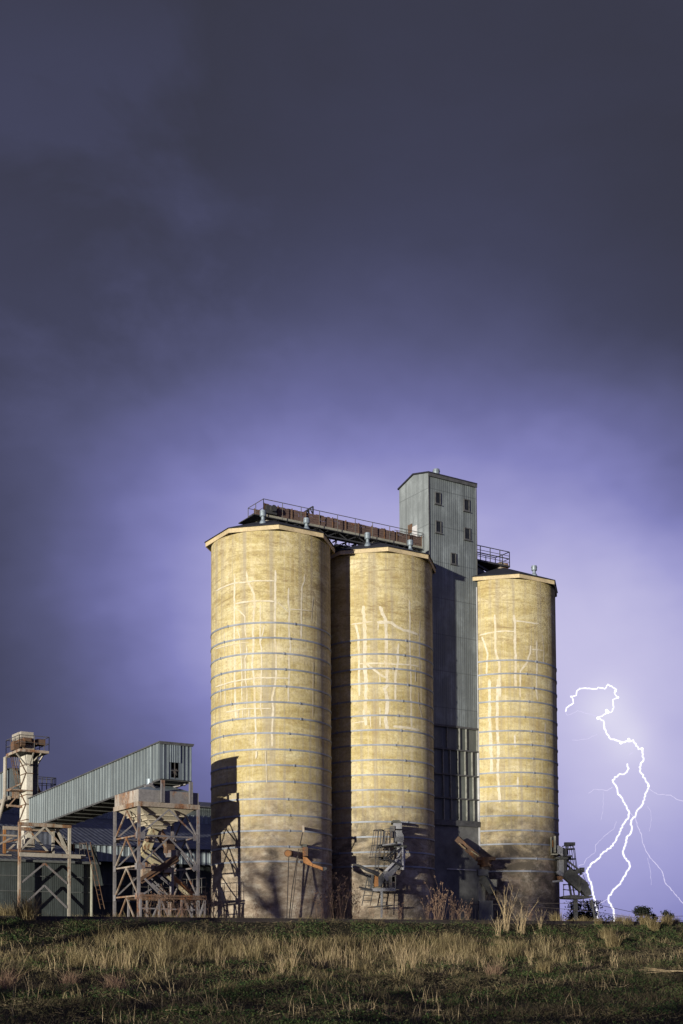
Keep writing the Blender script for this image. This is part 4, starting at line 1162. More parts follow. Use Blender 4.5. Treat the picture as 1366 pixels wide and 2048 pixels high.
m.bar(C_(700, 850, YC + .2), C_(625, 1140, YC + .2), .08); m.bar(C_(755, 940, YC + .2), C_(690, 1120, YC + .2), .08); m.bar(C_(610, 800, YC - .2), C_(830, 805, YC - .2), .16)
m.boxc(C_(800, 810, YC - .2), .5, .4, .5, XR, YB)
m.build('stand', M['pale_beam'], tsn)
m = MB(); m.bar(C_(655, 725, YC - .3), C_(725, 830, YC - .4), .6, .5); m.bar(C_(700, 800, YC - .4), C_(820, 960, YC - .6), .55, .45); m.build('chute', M['mossy'], tsn)
m = MB(); m.boxc(C_(690, 1240, YC - .3) - Z * .2, .9, .8, 1.8, XR, YB); m.build('plinth', M['basewall'], tsn)
fe = thing('rail_fence', "low rusty rail fence at the foot of the right silo", 'fence', Vector((C_(700, 1200, 82).x, 82, YARD)))
m = MB(); q0 = C_(445, 1125, 82.4); q1 = C_(950, 1118, 83.5); zz = min(q0.z, q1.z); q0.z = q1.z = YARD
m.tube(Vector((q0.x, q0.y, zz)), Vector((q1.x, q1.y, zz)), .035, n=6); m.tube(Vector((q0.x, q0.y, zz - .4)), Vector((q1.x, q1.y, zz - .4)), .025, n=6); m.build('rail', M['rail_steel'], fe)
for k in range(12):
    m = MB(); c = q0.lerp(q1, k / 11); m.tube(c, Vector((c.x, c.y, zz + .02)), .04, n=6); m.build('post', M['rail_steel'], fe)

# ================================================================== CHUTE ON THE RIGHT SILO
def qb(x, y): return (1090 + x * .0928, 1650 + y * .0928)
def B_(x, y, Y): return PY(*qb(x, y), Y)
YR = 85.6
rc = thing('loading_chute', "dark loading chute with boom and platform jutting off the right silo toward the lightning", 'chute', Vector((B_(450, 1500, YR).x, YR, YARD)), 'loading chutes on the silos')
def sb(pts, Y, th): return MB().slab([qb(*p) for p in pts], Y, th)
m = sb([(198, 235), (232, 235), (236, 590), (202, 590)], YR - .3, .2); m.slab([qb(*p) for p in ((120, 260), (142, 260), (146, 600), (124, 600))], YR - .25, .15); m.build('guide_post', M['pale_beam'], rc)
sb([(145, 262), (196, 262), (200, 590), (148, 590)], YR - .1, .3).build('slot_plate', M['dark_steel'], rc)
sb([(150, 330), (176, 325), (180, 480), (162, 480)], YR - .16, .05).build('rust_plate', M['rust_orange'], rc)
sb([(140, 612), (275, 618), (275, 645), (140, 645)], YR - .4, .4).build('foot_plate', M['pale_beam'], rc)
sb([(240, 435), (300, 440), (390, 492), (392, 680), (270, 610)], YR - .1, .8).build('side_plate', M['grey_plate'], rc)
sb([(385, 480), (470, 520), (480, 660), (400, 680)], YR + .1, .8).build('motor_box', M['dark_steel'], rc)
sb([(235, 690), (300, 682), (495, 682), (495, 738), (235, 738)], YR - .3, 1.3).build('upper_platform', M['mossy'], rc)
sb([(300, 740), (420, 740), (425, 1075), (330, 1060), (290, 1020), (300, 900)], YR, .8).build('hopper_shell', M['grey_plate'], rc)
sb([(248, 995), (300, 985), (420, 1090), (400, 1115), (280, 1060)], YR - .2, .5).build('gate_lever', M['grey_plate'], rc)
sb([(275, 1100), (430, 1105), (380, 1180), (310, 1180)], YR - .1, .6).build('outlet', M['cream_rusty'], rc)
m = MB(); m.bar(B_(160, 1218, YR - .5), B_(390, 1205, YR - .5), .12); m.build('pull_bar', M['grey_plate'], rc)
m = MB(); m.bar(B_(437, 738, YR - .1), B_(440, 1150, YR - .1), .16); m.bar(B_(462, 738, YR + .3), B_(462, 1150, YR + .3), .12); m.build('hanger_post', M['dark_steel'], rc)
m = MB(); m.bar(B_(470, 1110, YR), B_(805, 968, YR - .2), .34, .25); m.tube(B_(755, 1018, YR - .25), B_(790, 1018, YR - .25), .19); m.boxc(B_(795, 968, YR - .2), .3, .3, .3, XR, YB)
m.bar(B_(490, 775, YR), B_(735, 970, YR - .1), .12); m.bar(B_(455, 850, YR + .3), B_(610, 985, YR + .3), .12); m.bar(B_(450, 805, YR + .2), B_(560, 700, YR + .2), .1); m.build('boom', M['dark_steel'], rc)
m = MB(); m.tube(B_(752, 1020, YR - .25), B_(735, 1220, YR - .25), .018, n=5); m.tube(B_(800, 1020, YR - .25), B_(880, 1220, YR - .25), .018, n=5); m.build('cable', M['rope'], rc)
m = MB(); m.bar(B_(450, 1030, YR + .1), B_(840, 1360, YR - .2), .78, .6, side=XR + Z); m.build('trough', M['mossy'], rc)
m = sb([(760, 1245), (880, 1235), (920, 1225), (905, 1270), (960, 1280), (940, 1330), (985, 1400), (1005, 1500), (900, 1540), (840, 1480), (780, 1400)], YR - .5, .7); m.build('mouth', M['dark_steel'], rc)
m = MB()
cgr = [(470, 560, 440), (490, 600, 520), (520, 625, 735), (560, 660, 975)]
rg = []
for xl, xr, y in cgr:
    c = B_((xl + xr) / 2, y, YR + .5); r = (B_(xr, y, YR).x - B_(xl, y, YR).x) / 2 + .12
    rg.append([c + Vector((r * math.cos(t), -.4 * math.sin(t), 0)) for t in [math.pi * 2 * k / 12 for k in range(13)]])
    m.path(rg[-1], .035, 6)
for k in range(0, 12, 2): m.path([q[k] for q in rg], .025, 5)
m.path([B_(370, 465, YR + .3), B_(430, 445, YR + .3), B_(490, 440, YR + .3)], .035, 6)
m.boxc(B_(530, 410, YR + .4), .7, .3, .22, XR, YB); m.bar(B_(470, 430, YR + .3), B_(490, 640, YR + .3), .1)
m.slab([qb(*p) for p in ((480, 655), (585, 650), (580, 690), (490, 690))], YR - .1, 1.0)
m.build('ladder_cage', M['dark_steel'], rc)
m = MB(); m.bar(B_(505, 1190, YR + .3), B_(562, 1510, YR + .3), .13); m.bar(B_(590, 1270, YR + .3), B_(632, 1510, YR + .3), .09); m.bar(B_(715, 1380, YR + .3), B_(740, 1510, YR + .3), .1); m.bar(B_(765, 1410, YR + .3), B_(800, 1520, YR + .3), .09)
m.build('strut', M['dark_steel'], rc)
m = sb([(388, 1528), (560, 1508), (700, 1508), (1020, 1548), (1020, 1562), (830, 1588), (640, 1592), (400, 1580)], YR - .3, 1.4); m.build('lower_platform', M['dark_steel'], rc)
m = MB()
for x in (400, 545, 720): m.tube(B_(x, 1275, YR + .9), B_(x, 1525, YR + .9), .03, n=6)
for y in (1280, 1395): m.tube(B_(385, y, YR + .9), B_(720, y + 8, YR + .9), .03, n=6)
m.tube(B_(395, 1300, YR - .2), B_(560, 1262, YR - .2), .03, n=6); m.tube(B_(395, 1385, YR - .2), B_(560, 1415, YR - .2), .03, n=6); m.build('guard_rail', M['dark_steel'], rc)
m = MB(); m.bar(B_(655, 1585, YR + .4), B_(660, 2050, YR + .4), .26); m.build('post', M['dark_steel'], rc)
m = MB(); m.ladder(B_(865, 1790, YR + .2), B_(820, 1590, YR + .2), XR * .42, .03, .3); m.bar(B_(900, 1545, YR - .2), B_(1020, 1538, YR - .4), .09); m.build('ladder', M['dark_steel'], rc)

# ================================================================== GROUND AND RAILWAY
TA, TB = PZ(230, 1833.5, 3.08), PZ(1366, 1844, 3.08)
TA.z = TB.z = 0
TD = (TB - TA).normalized()
TQ = Vector((TD.y, -TD.x, 0))         # towards the camera
PROF_Q = [-4000, -9, -5, -3.2, 1.3, 2.2, 4.2, 7.0, 14, 24, 32, 4000]
PROF_Z = [3.2, 3.2, 3.0, 2.88, 2.88, 2.6, 2.0, 1.52, .85, .10, 0, 0]
def hsh(i, j, s): return np.modf(np.abs(np.sin(i * 127.1 + j * 311.7 + s * 74.7) * 43758.5453))[0]
def vnoise(x, y, s=0.0):
    xi, yi = np.floor(x), np.floor(y); fx, fy = x - xi, y - yi
    fx = fx * fx * (3 - 2 * fx); fy = fy * fy * (3 - 2 * fy)
    return (hsh(xi, yi, s) * (1 - fx) + hsh(xi + 1, yi, s) * fx) * (1 - fy) + (hsh(xi, yi + 1, s) * (1 - fx) + hsh(xi + 1, yi + 1, s) * fx) * fy
def gz(x, y):
    x = np.asarray(x, float); y = np.asarray(y, float)
    q = (x - TA.x) * TQ.x + (y - TA.y) * TQ.y
    z = np.interp(q, PROF_Q, PROF_Z)
    amp = np.interp(q, [-12, -6, -4, 1, 2.5, 5, 30, 60], [.03, .03, .0, .0, .22, .30, .26, .0])
    return z + amp * (vnoise(x * .45, y * .45, 1) - .5 + .5 * (vnoise(x * 1.6, y * 1.6, 2) - .5))
def coords(lo, hi, step, far):
    c = list(np.arange(lo, hi + .01, step)); g = step; e = []
    v = hi
    while v < far: g *= 1.45; v += g; e.append(v)
    s_ = []; v = lo; g = step
    while v > -far: g *= 1.45; v -= g; s_.append(v)
    return np.array(s_[::-1] + c + e)
ca, cq = coords(-45, 70, .6, 5000), coords(-10, 40, .4, 5000)
AA, QQ = np.meshgrid(ca, cq)
X = TA.x + AA * TD.x + QQ * TQ.x; Yg = TA.y + AA * TD.y + QQ * TQ.y
V = np.stack([X.ravel(), Yg.ravel(), gz(X, Yg).ravel()], 1)
na, nq = len(ca), len(cq)
ii = (np.arange(nq - 1)[:, None] * na + np.arange(na - 1)[None, :]).ravel()
T = np.concatenate([np.stack([ii, ii + na, ii + 1], 1), np.stack([ii + 1, ii + na, ii + na + 1], 1)])
k = NT("soil_and_turf", .95, spec=.1)
nb = k.noise(.5, (1, 1, 1), 8, .7); nf = k.noise(5, (1, 1, 1), 8, .75)
c = k.ramp(nb, [(.35, (.030, .024, .017)), (.5, (.045, .042, .022)), (.65, (.09, .07, .042))])
c = k.mix(k.ramp(nf, [(.4, .7), (.6, 0)]), c, (.015, .015, .010))
k.bump(nf, .8, .12)
g = bpy.data.objects.new("ground", np_mesh("ground", V, T, k.color(c)))
link(g); g['kind'] = 'structure'
for p in g.data.polygons: p.use_smooth = True

def tk(a, q, z): return TA + TD * a + TQ * q + Z * z
track = thing('railway_track', "weathered railway track on top of the weedy embankment", 'railway track', tk(10, 0, 2.9))
for q in (0.0, -1.6):
    m = MB()
    m.par(tk(-60, q - .035, 2.92), TD * 150, TQ * .07, Z * .16); m.par(tk(-60, q - .07, 2.90), TD * 150, TQ * .14, Z * .022)
    m.build('rail', M['rail'], track)
m = MB()
for i in range(150):
    if i % 1 == 0:
        a = -38 + i * .72 + random.uniform(-.05, .05)
        m.par(tk(a, -2.05 + random.uniform(-.06, .06), 2.79), TD * .24, TQ * 2.5, Z * .12)
sl_ = m.build('sleeper', M['sleeper'], track); sl_['kind'] = 'stuff'

# ================================================================== VEGETATION
def spot_q(px, q):                       # ground point on picture column px at distance q in front of the track
    kx = (px - 683) / FPX
    y = (q + TA.x * TQ.x + TA.y * TQ.y) / (kx * TQ.x + TQ.y)
    return kx * y, y
def sample(n, q0, q1, x0=-180, x1=1560):
    q = rng.uniform(q0, q1, n); px = rng.uniform(x0, x1, n)
    kx = (px - 683) / FPX
    y = (q + TA.x * TQ.x + TA.y * TQ.y) / (kx * TQ.x + TQ.y)
    return kx * y, y, q, px
def blades(x, y, z, h, w, lean, curl=.35):
    n = len(x)
    a = rng.uniform(0, 2 * np.pi, n); b = rng.uniform(0, 2 * np.pi, n)
    ca_, sa = np.cos(a) * w / 2, np.sin(a) * w / 2
    lx, ly = np.cos(b) * lean * h, np.sin(b) * lean * h
    base = np.stack([x, y, z], 1); side = np.stack([ca_, sa, np.zeros(n)], 1)
    mid = base + np.stack([lx * curl, ly * curl, h * .55], 1)
    tip = base + np.stack([lx, ly, h * np.sqrt(np.clip(1 - (lean * .6) ** 2, .2, 1))], 1)
    Vv = np.stack([base - side, base + side, mid - side * .75, mid + side * .75, tip], 1).reshape(-1, 3)
    o = np.arange(n)[:, None] * 5
    Tt = np.concatenate([o + [[0, 1, 2]], o + [[1, 3, 2]], o + [[2, 3, 4]]], 0)
    return Vv, Tt
def leaves(x, y, z, s):
    n = len(x)
    u = rng.normal(size=(n, 3)); u /= np.linalg.norm(u, axis=1)[:, None]
    w = rng.normal(size=(n, 3)); w -= u * (u * w).sum(1)[:, None]; w /= np.linalg.norm(w, axis=1)[:, None]
    c = np.stack([x, y, z], 1); s = s[:, None]
    Vv = np.stack([c - u * s, c - w * s * .55, c + u * s, c + w * s * .55], 1).reshape(-1, 3)
    o = np.arange(n)[:, None] * 4
    return Vv, np.concatenate([o + [[0, 1, 2]], o + [[0, 2, 3]]], 0)
def merge(parts):
    vs, ts, b = [], [], 0
    for v, t in parts: vs.append(v); ts.append(t + b); b += len(v)
    return np.concatenate(vs), np.concatenate(ts)
def stuff(name, parts, mat, label, cat):
    v, t = merge(parts)
    o = bpy.data.objects.new(name, np_mesh(name, v, t, mat)); link(o)
    tag(o, label, cat, kind='stuff'); return o

def blades(x, y, z, h, w, lean, droop=None):
    n = len(x)
    a = rng.uniform(0, 2 * np.pi, n); b = rng.uniform(0, 2 * np.pi, n)
    ca_, sa = np.cos(a) * w / 2, np.sin(a) * w / 2
    lx, ly = np.cos(b) * lean * h, np.sin(b) * lean * h
    d = np.ones(n) if droop is None else droop
    base = np.stack([x, y, z], 1); side = np.stack([ca_, sa, np.zeros(n)], 1)
    mid = base + np.stack([lx * .4, ly * .4, h * .58 * (.6 + .4 * d)], 1)
    tip = base + np.stack([lx, ly, h * d], 1)
    Vv = np.stack([base - side, base + side, mid - side * .75, mid + side * .75, tip], 1).reshape(-1, 3)
    o = np.arange(n)[:, None] * 5
    return Vv, np.concatenate([o + [[0, 1, 2]], o + [[1, 3, 2]], o + [[2, 3, 4]]], 0)
def sticks(x, y, z, L, w):
    n = len(x)
    a = rng.uniform(0, 2 * np.pi, n); t = rng.uniform(-.15, .45, n)
    d = np.stack([np.cos(a) * np.cos(t), np.sin(a) * np.cos(t), np.sin(t)], 1) * L[:, None] / 2
    c = np.stack([x, y, z], 1); s_ = np.stack([np.zeros(n), np.zeros(n), w / 2], 1)
    Vv = np.stack([c - d - s_, c + d - s_, c + d + s_, c - d + s_], 1).reshape(-1, 3)
    o = np.arange(n)[:, None] * 4
    return Vv, np.concatenate([o + [[0, 1, 2]], o + [[0, 2, 3]]], 0)
def clumps(nc, per, q0, q1, wq, seed, thr, rad, x0=-180, x1=1560):
    x, y, q, px = sample(nc, q0, q1, x0, x1)
    w = np.interp(q, *wq) * np.clip((vnoise(x * .28, y * .55, seed) * .65 + vnoise(x * .9, y * 1.3, seed + .5) * .35 - thr) * 3.2, 0, 1)
    k = rng.uniform(size=nc) < w
    x, y, q, px = x[k], y[k], q[k], px[k]
    n = rng.integers(per[0], per[1], len(x))
    r = rng.uniform(rad[0], rad[1], len(x)); hh = rng.uniform(.45, 1.0, len(x)) ** 1.3
    i = np.repeat(np.arange(len(x)), n)
    a = rng.uniform(0, 2 * np.pi, len(i)); rr = r[i] * np.sqrt(rng.random(len(i)))
    return x[i] + rr * np.cos(a) * 1.5, y[i] + rr * np.sin(a), hh[i], rr / r[i], px[i]

# short mixed grass over embankment and field
x, y, q, px = sample(200000, 1.6, 36)
keep = rng.uniform(size=len(x)) < .30 + .8 * np.clip((vnoise(x * .7, y * .7, 5) - .35) * 2.2, 0, 1)
x, y, q = x[keep], y[keep], q[keep]
n_ = len(x)
stuff('grass', [blades(x, y, gz(x, y) - .02, (.05 + .17 * rng.random(n_)) * (.5 + vnoise(x * 1.1, y * 1.1, 6)), .010 + .010 * rng.random(n_), .4 + 1.0 * rng.random(n_), .35 + .65 * rng.random(n_))], M['dry_dark'], "short matted grass over the embankment and field", 'grass')
x, y, q, px = sample(60000, 1.3, 36)
n_ = len(x)
stuff('plant_litter', [sticks(x, y, gz(x, y) + .01 + .06 * rng.random(n_), (.05 + .16 * rng.random(n_) ** 2), .007 + .008 * rng.random(n_)), leaves(x + .3, y + .2, gz(x + .3, y + .2) + .01 + .05 * rng.random(n_), .012 + .022 * rng.random(n_))], M['litter'], "brown plant litter and dead stems lying on the slope and field", 'litter')
# dry grass in separate drifts at the foot of the embankment
x, y, hh, rf, px = clumps(5200, (25, 75), 3.0, 20, ([3, 4.2, 5.5, 8.5, 11, 15, 20], [.15, .9, 1, .9, .40, .16, .08]), 8, .38, (.12, .42))
k = rng.uniform(size=len(x)) < np.interp(px, [-200, 250, 380, 900, 1050, 1150, 1560], [.35, .4, 1, 1, .55, .3, .3])
x, y, hh = x[k], y[k], hh[k]; n_ = len(x)
stuff('dry_grass', [blades(x, y, gz(x, y) - .02, (.18 + .42 * rng.random(n_)) * hh, .008 + .008 * rng.random(n_), .2 + .9 * rng.random(n_), .5 + .5 * rng.random(n_))], M['dry'], "pale dry grass in drifts at the foot of the embankment", 'grass')
# tall straw in separate stands
x, y, hh, rf, px = clumps(520, (25, 70), 4.5, 13, ([4.5, 6, 10, 13], [.7, 1, .8, .3]), 41, .42, (.12, .35), 150, 1150)
n_ = len(x)
stuff('tall_straw', [blades(x, y, gz(x, y) - .02, (.5 + .55 * rng.random(n_)) * (.5 + .5 * hh), .008 + .007 * rng.random(n_), .1 + .55 * rng.random(n_), .75 + .25 * rng.random(n_))], M['dry'], "tall straw standing in separate clumps at the middle of the field edge", 'grass')
# weeds along the rail
x, y, hh, rf, px = clumps(700, (10, 40), -1.2, 2.0, ([-1.2, 2], [.8, .8]), 51, .42, (.08, .3))
n_ = len(x)
stuff('rail_grass', [blades(x, y, gz(x, y) - .02, (.10 + .38 * rng.random(n_)) * hh, .008 + .006 * rng.random(n_), .2 + .7 * rng.random(n_), .6 + .4 * rng.random(n_)), leaves(x[::3], y[::3], (gz(x, y) + .02 + .15 * rng.random(n_) * hh)[::3], (.014 + .02 * rng.random(n_))[::3])], M['dry_dark'], "ragged grass along the rail at the top of the embankment", 'grass')
# brown weeds through the field
x, y, hh, rf, px = clumps(1500, (18, 60), 5, 30, ([5, 9, 14, 30], [.3, .8, .9, .7]), 61, .40, (.12, .40))
n_ = len(x)
stuff('brown_weeds', [blades(x, y, gz(x, y) - .02, (.20 + .38 * rng.random(n_)) * hh, .006 + .008 * rng.random(n_), .2 + .9 * rng.random(n_), .6 + .4 * rng.random(n_)), leaves(x[::2], y[::2], (gz(x, y) + .05 + .3 * hh * rng.random(n_))[::2], (.008 + .014 * rng.random(n_))[::2])], M['litter'], "brown withered weeds standing in clumps through the dark field", 'weeds')
# loose thin dead stems
x, y, hh, rf, px = clumps(1200, (2, 12), 3.0, 28, ([3, 6, 12, 17, 28], [.4, 1, .8, .35, .2]), 31, .36, (.2, .8))
n_ = len(x)
stuff('dead_stems', [blades(x, y, gz(x, y) - .02, (.3 + .55 * rng.random(n_)) * hh, .007 + .005 * rng.random(n_), (.1 + .6 * rng.random(n_)), .85 + .15 * rng.random(n_)), sticks(x[::4], y[::4], (gz(x, y) + .10 * rng.random(n_))[::4], (.12 + .35 * rng.random(n_))[::4], (.006 + .004 * rng.random(n_))[::4])], M['stalk'], "thin dead stems standing and fallen among the field grass", 'stems')
# dry grass between track and silos
x, y, hh, rf, px = clumps(900, (15, 60), -16, -2.8, ([-16, -7, -2.8], [.6, 1, 1]), 9, .36, (.15, .5))
n_ = len(x)
stuff('dry_grass', [blades(x, y, gz(x, y) - .02, (.15 + .5 * rng.random(n_)) * hh, .010 + .008 * rng.random(n_), .2 + .7 * rng.random(n_), .6 + .4 * rng.random(n_))], M['dry'], "thin dry grass along the yard between track and silos", 'grass')
# leafy weeds: low on the slope, in scattered plants over the field
x, y, q, px = sample(95000, 1.4, 6)
keep = rng.uniform(size=len(x)) < np.clip((vnoise(x * .9, y * .9, 11) * .6 + vnoise(x * 2.3, y * 2.3, 12) * .4 - .40) * 3.4, 0, 1)
x, y = x[keep], y[keep]; n_ = len(x)
pa = leaves(x, y, gz(x, y) + .02 + .16 * rng.random(n_) * vnoise(x * 2.3, y * 2.3, 12), .014 + .022 * rng.random(n_))
x, y, hh, rf, px = clumps(6500, (25, 90), 5.5, 36, ([5.5, 8, 12, 36], [.25, .4, .85, .9]), 17, .36, (.12, .40))
n_ = len(x)
pb = leaves(x, y, gz(x, y) + .01 + (.30 * hh * (1 - .7 * rf)) * rng.random(n_), .012 + .024 * rng.random(n_))
stuff('leafy_weeds', [pa, pb], M['green'], "low green leafy weeds on the slope and in the field", 'weeds')

def tussock_mesh(name, n, r, h, mat, lean=.75, w=.012):
    a = rng.uniform(0, 2 * np.pi, n); rr = r * rng.random(n) ** .7
    v, t = blades(rr * np.cos(a), rr * np.sin(a), np.zeros(n), h * (.35 + .65 * rng.random(n)), np.full(n, w), lean * rng.random(n) * 1.1, .6 + .4 * rng.random(n))
    return np_mesh(name, v, t, mat)
def stem_mesh(name, n, h, spread, r, mat, branch=3, heads=False):
    m = MB()
    for i in range(n):
        a = random.uniform(0, 2 * math.pi); b0 = Vector((random.uniform(-.2, .2), random.uniform(-.2, .2), -.05))
        L = h * random.uniform(.45, 1); ln = spread * random.uniform(.1, 1)
        pts = [b0 + Vector((math.cos(a) * ln * L * t ** 1.5 + random.uniform(-.02, .02), math.sin(a) * ln * L * t ** 1.5 + random.uniform(-.02, .02), L * t)) for t in (0, .25, .5, .75, 1)]
        m.path(pts, [r, r * .9, r * .8, r * .65, r * .4], 4)
        for k in range(branch):
            t = random.uniform(.45, .95); p = pts[0].lerp(pts[-1], t); p = pts[min(3, int(t * 4))].lerp(pts[min(4, int(t * 4) + 1)], t * 4 - int(t * 4))
            bl = L * random.uniform(.08, .28); ba = random.uniform(0, 6.28)
            e_ = p + Vector((math.cos(ba) * bl * .5, math.sin(ba) * bl * .5, bl * .85))
            m.path([p, p.lerp(e_, .5) + Vector((0, 0, .01)), e_], [r * .5, r * .4, r * .25], 4)
            if heads:
                for _ in range(4):
                    c = e_ + Vector((random.uniform(-.05, .05), random.uniform(-.05, .05), random.uniform(-.04, .06)))
                    m.path([c - Z * .03, c, c + Z * .03], [.004, .018, .004], 4)
    me = bpy.data.meshes.new(name); me.from_pydata([tuple(v) for v in m.v], [], m.f); me.materials.append(mat); return me
TUS = [tussock_mesh('dry_tussock', 420, .30, .95, M['dry'], .75, .014) for _ in range(3)]
TUSD = [tussock_mesh('brown_tussock', 200, .22, .6, M['weed'], .9) for _ in range(2)]
WEED = [stem_mesh('reddish_weed', 10, 2.1, .36, .0075, M['weed'], 3, True) for _ in range(3)]
STLK = [stem_mesh('pale_stalks', 15, 2.1, .6, .0105, M['stalk'], 2) for _ in range(2)]
TWIG = [stem_mesh('dry_stalks', 9, 1.1, .5, .008, M['stalk'], 2) for _ in range(3)]
def plant(name, me, px, q, sc, label, cat, group):
    x, y = spot_q(px, q)
    o = bpy.data.objects.new(name, me); link(o)
    o.location = (x, y, float(gz(x, y))); o.rotation_euler = (0, 0, random.uniform(0, 6.28)); o.scale = (sc, sc, sc * random.uniform(.85, 1.15))
    tag(o, label, cat, group); return o
G1, G2, G3 = 'dry grass tussocks', 'tall dry weeds', 'pale dead stalks'
plant('grass_tussock', TUS[0], 52, .9, 1.25, "large pale grass tussock on the crest at the far left", 'grass tussock', G1)
plant('grass_tussock', TUS[1], 22, -3.5, 1.1, "pale grass tussock just behind the big far left one", 'grass tussock', G1)
plant('grass_tussock', TUS[1], 4, -4.2, 1.0, "pale grass tussock cut by the left picture edge", 'grass tussock', G1)
plant('grass_tussock', TUS[2], 1112, -4.5, 1.0, "golden grass tussock at the right silo's foot", 'grass tussock', G1)
plant('grass_tussock', TUS[0], 1166, -4.0, .7, "small golden tussock beside the leaning post", 'grass tussock', G1)
for px, q, s, l in ((1212, 3.6, .9, "small tussock on the right slope below the rail"), (1224, 5.2, 1.0, "tussock lowest of those on the right slope"), (1238, -.3, .7, "tussock on the crest under the right lightning fork"), (1256, .2, .8, "broad tussock on the crest left of the distant trees"), (1288, 1.3, .7, "tussock on the crest in front of the distant trees"), (1306, 2.2, .85, "tussock leaning over the rail near the right edge"), (1332, 1.4, .85, "tallest tussock on the crest near the right edge"), (1352, .4, .6, "tussock cut by the right picture edge"), (1196, .6, .55, "low tussock just right of the leaning post")):
    plant('grass_tussock', random.choice(TUS), px, q, s, l, 'grass tussock', G1)
for px, q, s, l in ((232, 17.5, 1.25, "rusty brown tussock in the near field at lower left"), (12, 16, 1.3, "rusty brown tussock at the left edge of the field"), (985, 15.5, 1.1, "brown tussock in the dark field right of centre"), (140, 15.5, 1.0, "dull brown tussock between the two rusty ones at left")):
    plant('grass_tussock', random.choice(TUSD), px, q, s, l, 'grass tussock', 'brown field tussocks')
plant('grass_tussock', TUS[2], 1086, 15.2, .75, "pale upright tussock alone in the dark right field", 'grass tussock', 'brown field tussocks')
for px, q, s in ((636, -6, .9), (652, -5, 1.1), (668, -6, 1.25), (684, -5, 1.1), (700, -6, 1.0), (712, -5.5, .8)):
    plant('dry_weed', random.choice(WEED), px, q, s, "reddish dry weed in the clump at the gap between left and middle silos", 'weed', 'weeds at the left gap')
for px, q, s in ((856, -6, .7), (872, -5, 1.05), (884, -6, .95), (904, -6, .7), (918, -5.5, .6)):
    plant('dry_weed', random.choice(WEED), px, q, s, "tall dry weed in the clump before the dark tower foot", 'weed', 'weeds at the tower foot')
for px, q, s in ((296, -6, .7), (318, -6, .8), (335, -7, .8), (352, -5, .7), (372, -6, .8), (392, -6, .7), (412, -6, .8), (430, -6, .7), (446, -5, .6)):
    plant('dry_weed', random.choice(WEED), px, q, s, "short dry weed growing through the hopper's low platform", 'weed', 'weeds under the hopper')
for px, q, s in ((480, -6, .55), (512, -5, .6), (540, -6, .5), (596, -6, .55), (742, -5, .5), (770, -6, .45), (800, -5, .5), (935, -5, .6), (1060, -5, .5)):
    plant('dry_weed', random.choice(WEED), px, q, s, "low dry weed standing along the foot of the silos", 'weed', 'low weeds along the silos')
plant('pale_stalks', STLK[0], 1012, 2.6, .95, "tallest pale stalk clump, in front of the right silo", 'dead stalks', G3)
plant('pale_stalks', STLK[1], 1042, 3.0, .85, "pale stalk clump just right of the tallest one", 'dead stalks', G3)
plant('pale_stalks', STLK[1], 996, 3.4, .6, "short pale stalk clump just left of the tallest one", 'dead stalks', G3)
plant('pale_stalks', STLK[0], 1080, 2.4, .5, "small pale stalk clump below the right silo's edge", 'dead stalks', G3)
for px, q, s, l in ((826, 13, .55, "pale tangled stalks in the field below the caged ladder"), (800, 14.5, .6, "pale tangled stalks lower in the field, left of centre right"), (588, 12.5, .5, "upright pale stalks in the field below the orange spout"), (560, 13.5, .5, "pale stalks in the field left of those below the orange spout")):
    plant('pale_stalks', random.choice(STLK), px, q, s, l, 'dead stalks', 'pale field stalks')
for px, q, s in ((250, 13, .9), (205, 12, .8), (318, 11, .6), (400, 10, .6), (440, 12, .7), (480, 9, .6), (500, 14, .7), (655, 11, .9), (676, 10, 1.0), (640, 12, .8), (700, 12, .8), (720, 9, .8), (760, 8, .9), (850, 8, .9), (905, 12, .9), (960, 13, .7), (1000, 11, .7), (1060, 12, .8), (1164, 10, .8), (1170, 13, .6), (1225, 12.5, .7), (780, 6, .8), (540, 6.5, .7), (610, 7, .7), (370, 6.5, .6)):
    plant('dry_stalks', random.choice(TWIG), px, q, s, "thin dead stalks scattered through the dark field grass", 'dead stalks', 'scattered field stalks')
fb = MB()
x, y = spot_q(1335, 15.2)
c0 = Vector((x, y, float(gz(x, y)) + .1))
for i in range(9):
    a = random.uniform(2.3, 3.6); L = random.uniform(.5, 1.2)
    e_ = c0 + Vector((math.cos(a) * L, random.uniform(-.3, .3), random.uniform(.05, .45)))
    fb.path([c0 + Vector((random.uniform(-.1, .3), 0, random.uniform(0, .1))), c0.lerp(e_, .5) + Z * .05, e_], [.010, .008, .003], 5)
fb.path([c0 + Vector((-.9, -.2, 0)), c0 + Vector((.1, -.1, .08)), c0 + Vector((.8, -.1, .05))], [.010, .018, .014], 6)
tag(fb.build('fallen_branch', M['stalk'], None, loc=c0), "pale fallen branch lying in the field at the right edge", 'branch')

# wire fence with its leaning post
x, y = spot_q(1193, -3.2); pb_ = Vector((x, y, 2.9)); x, y = spot_q(1183.5, -3.2); pt_ = PY(1183.5, 1799, y)
wf = thing('wire_fence', "dark leaning fence post with thin wires beneath the lightning", 'fence', pb_)
m = MB(); m.tube(pb_ - Z * .1, pt_, .07, .06, 8); m.build('post', M['dark_steel'], wf)
m = MB()
x, y = spot_q(1420, -4.5); far = Vector((x, y, 3.35)); x, y = spot_q(985, -7); nearp = Vector((x, y, 4.3))
for t in (.85, .55): 
    a_ = pb_.lerp(pt_, t); m.path([a_, a_.lerp(far, .5) - Z * .25, far + Z * (t - .6)], .012, 4); m.path([a_, a_.lerp(nearp, .5) - Z * .04, nearp + Z * (t - .7)], .010, 4)
m.build('wire', M['rope'], wf)

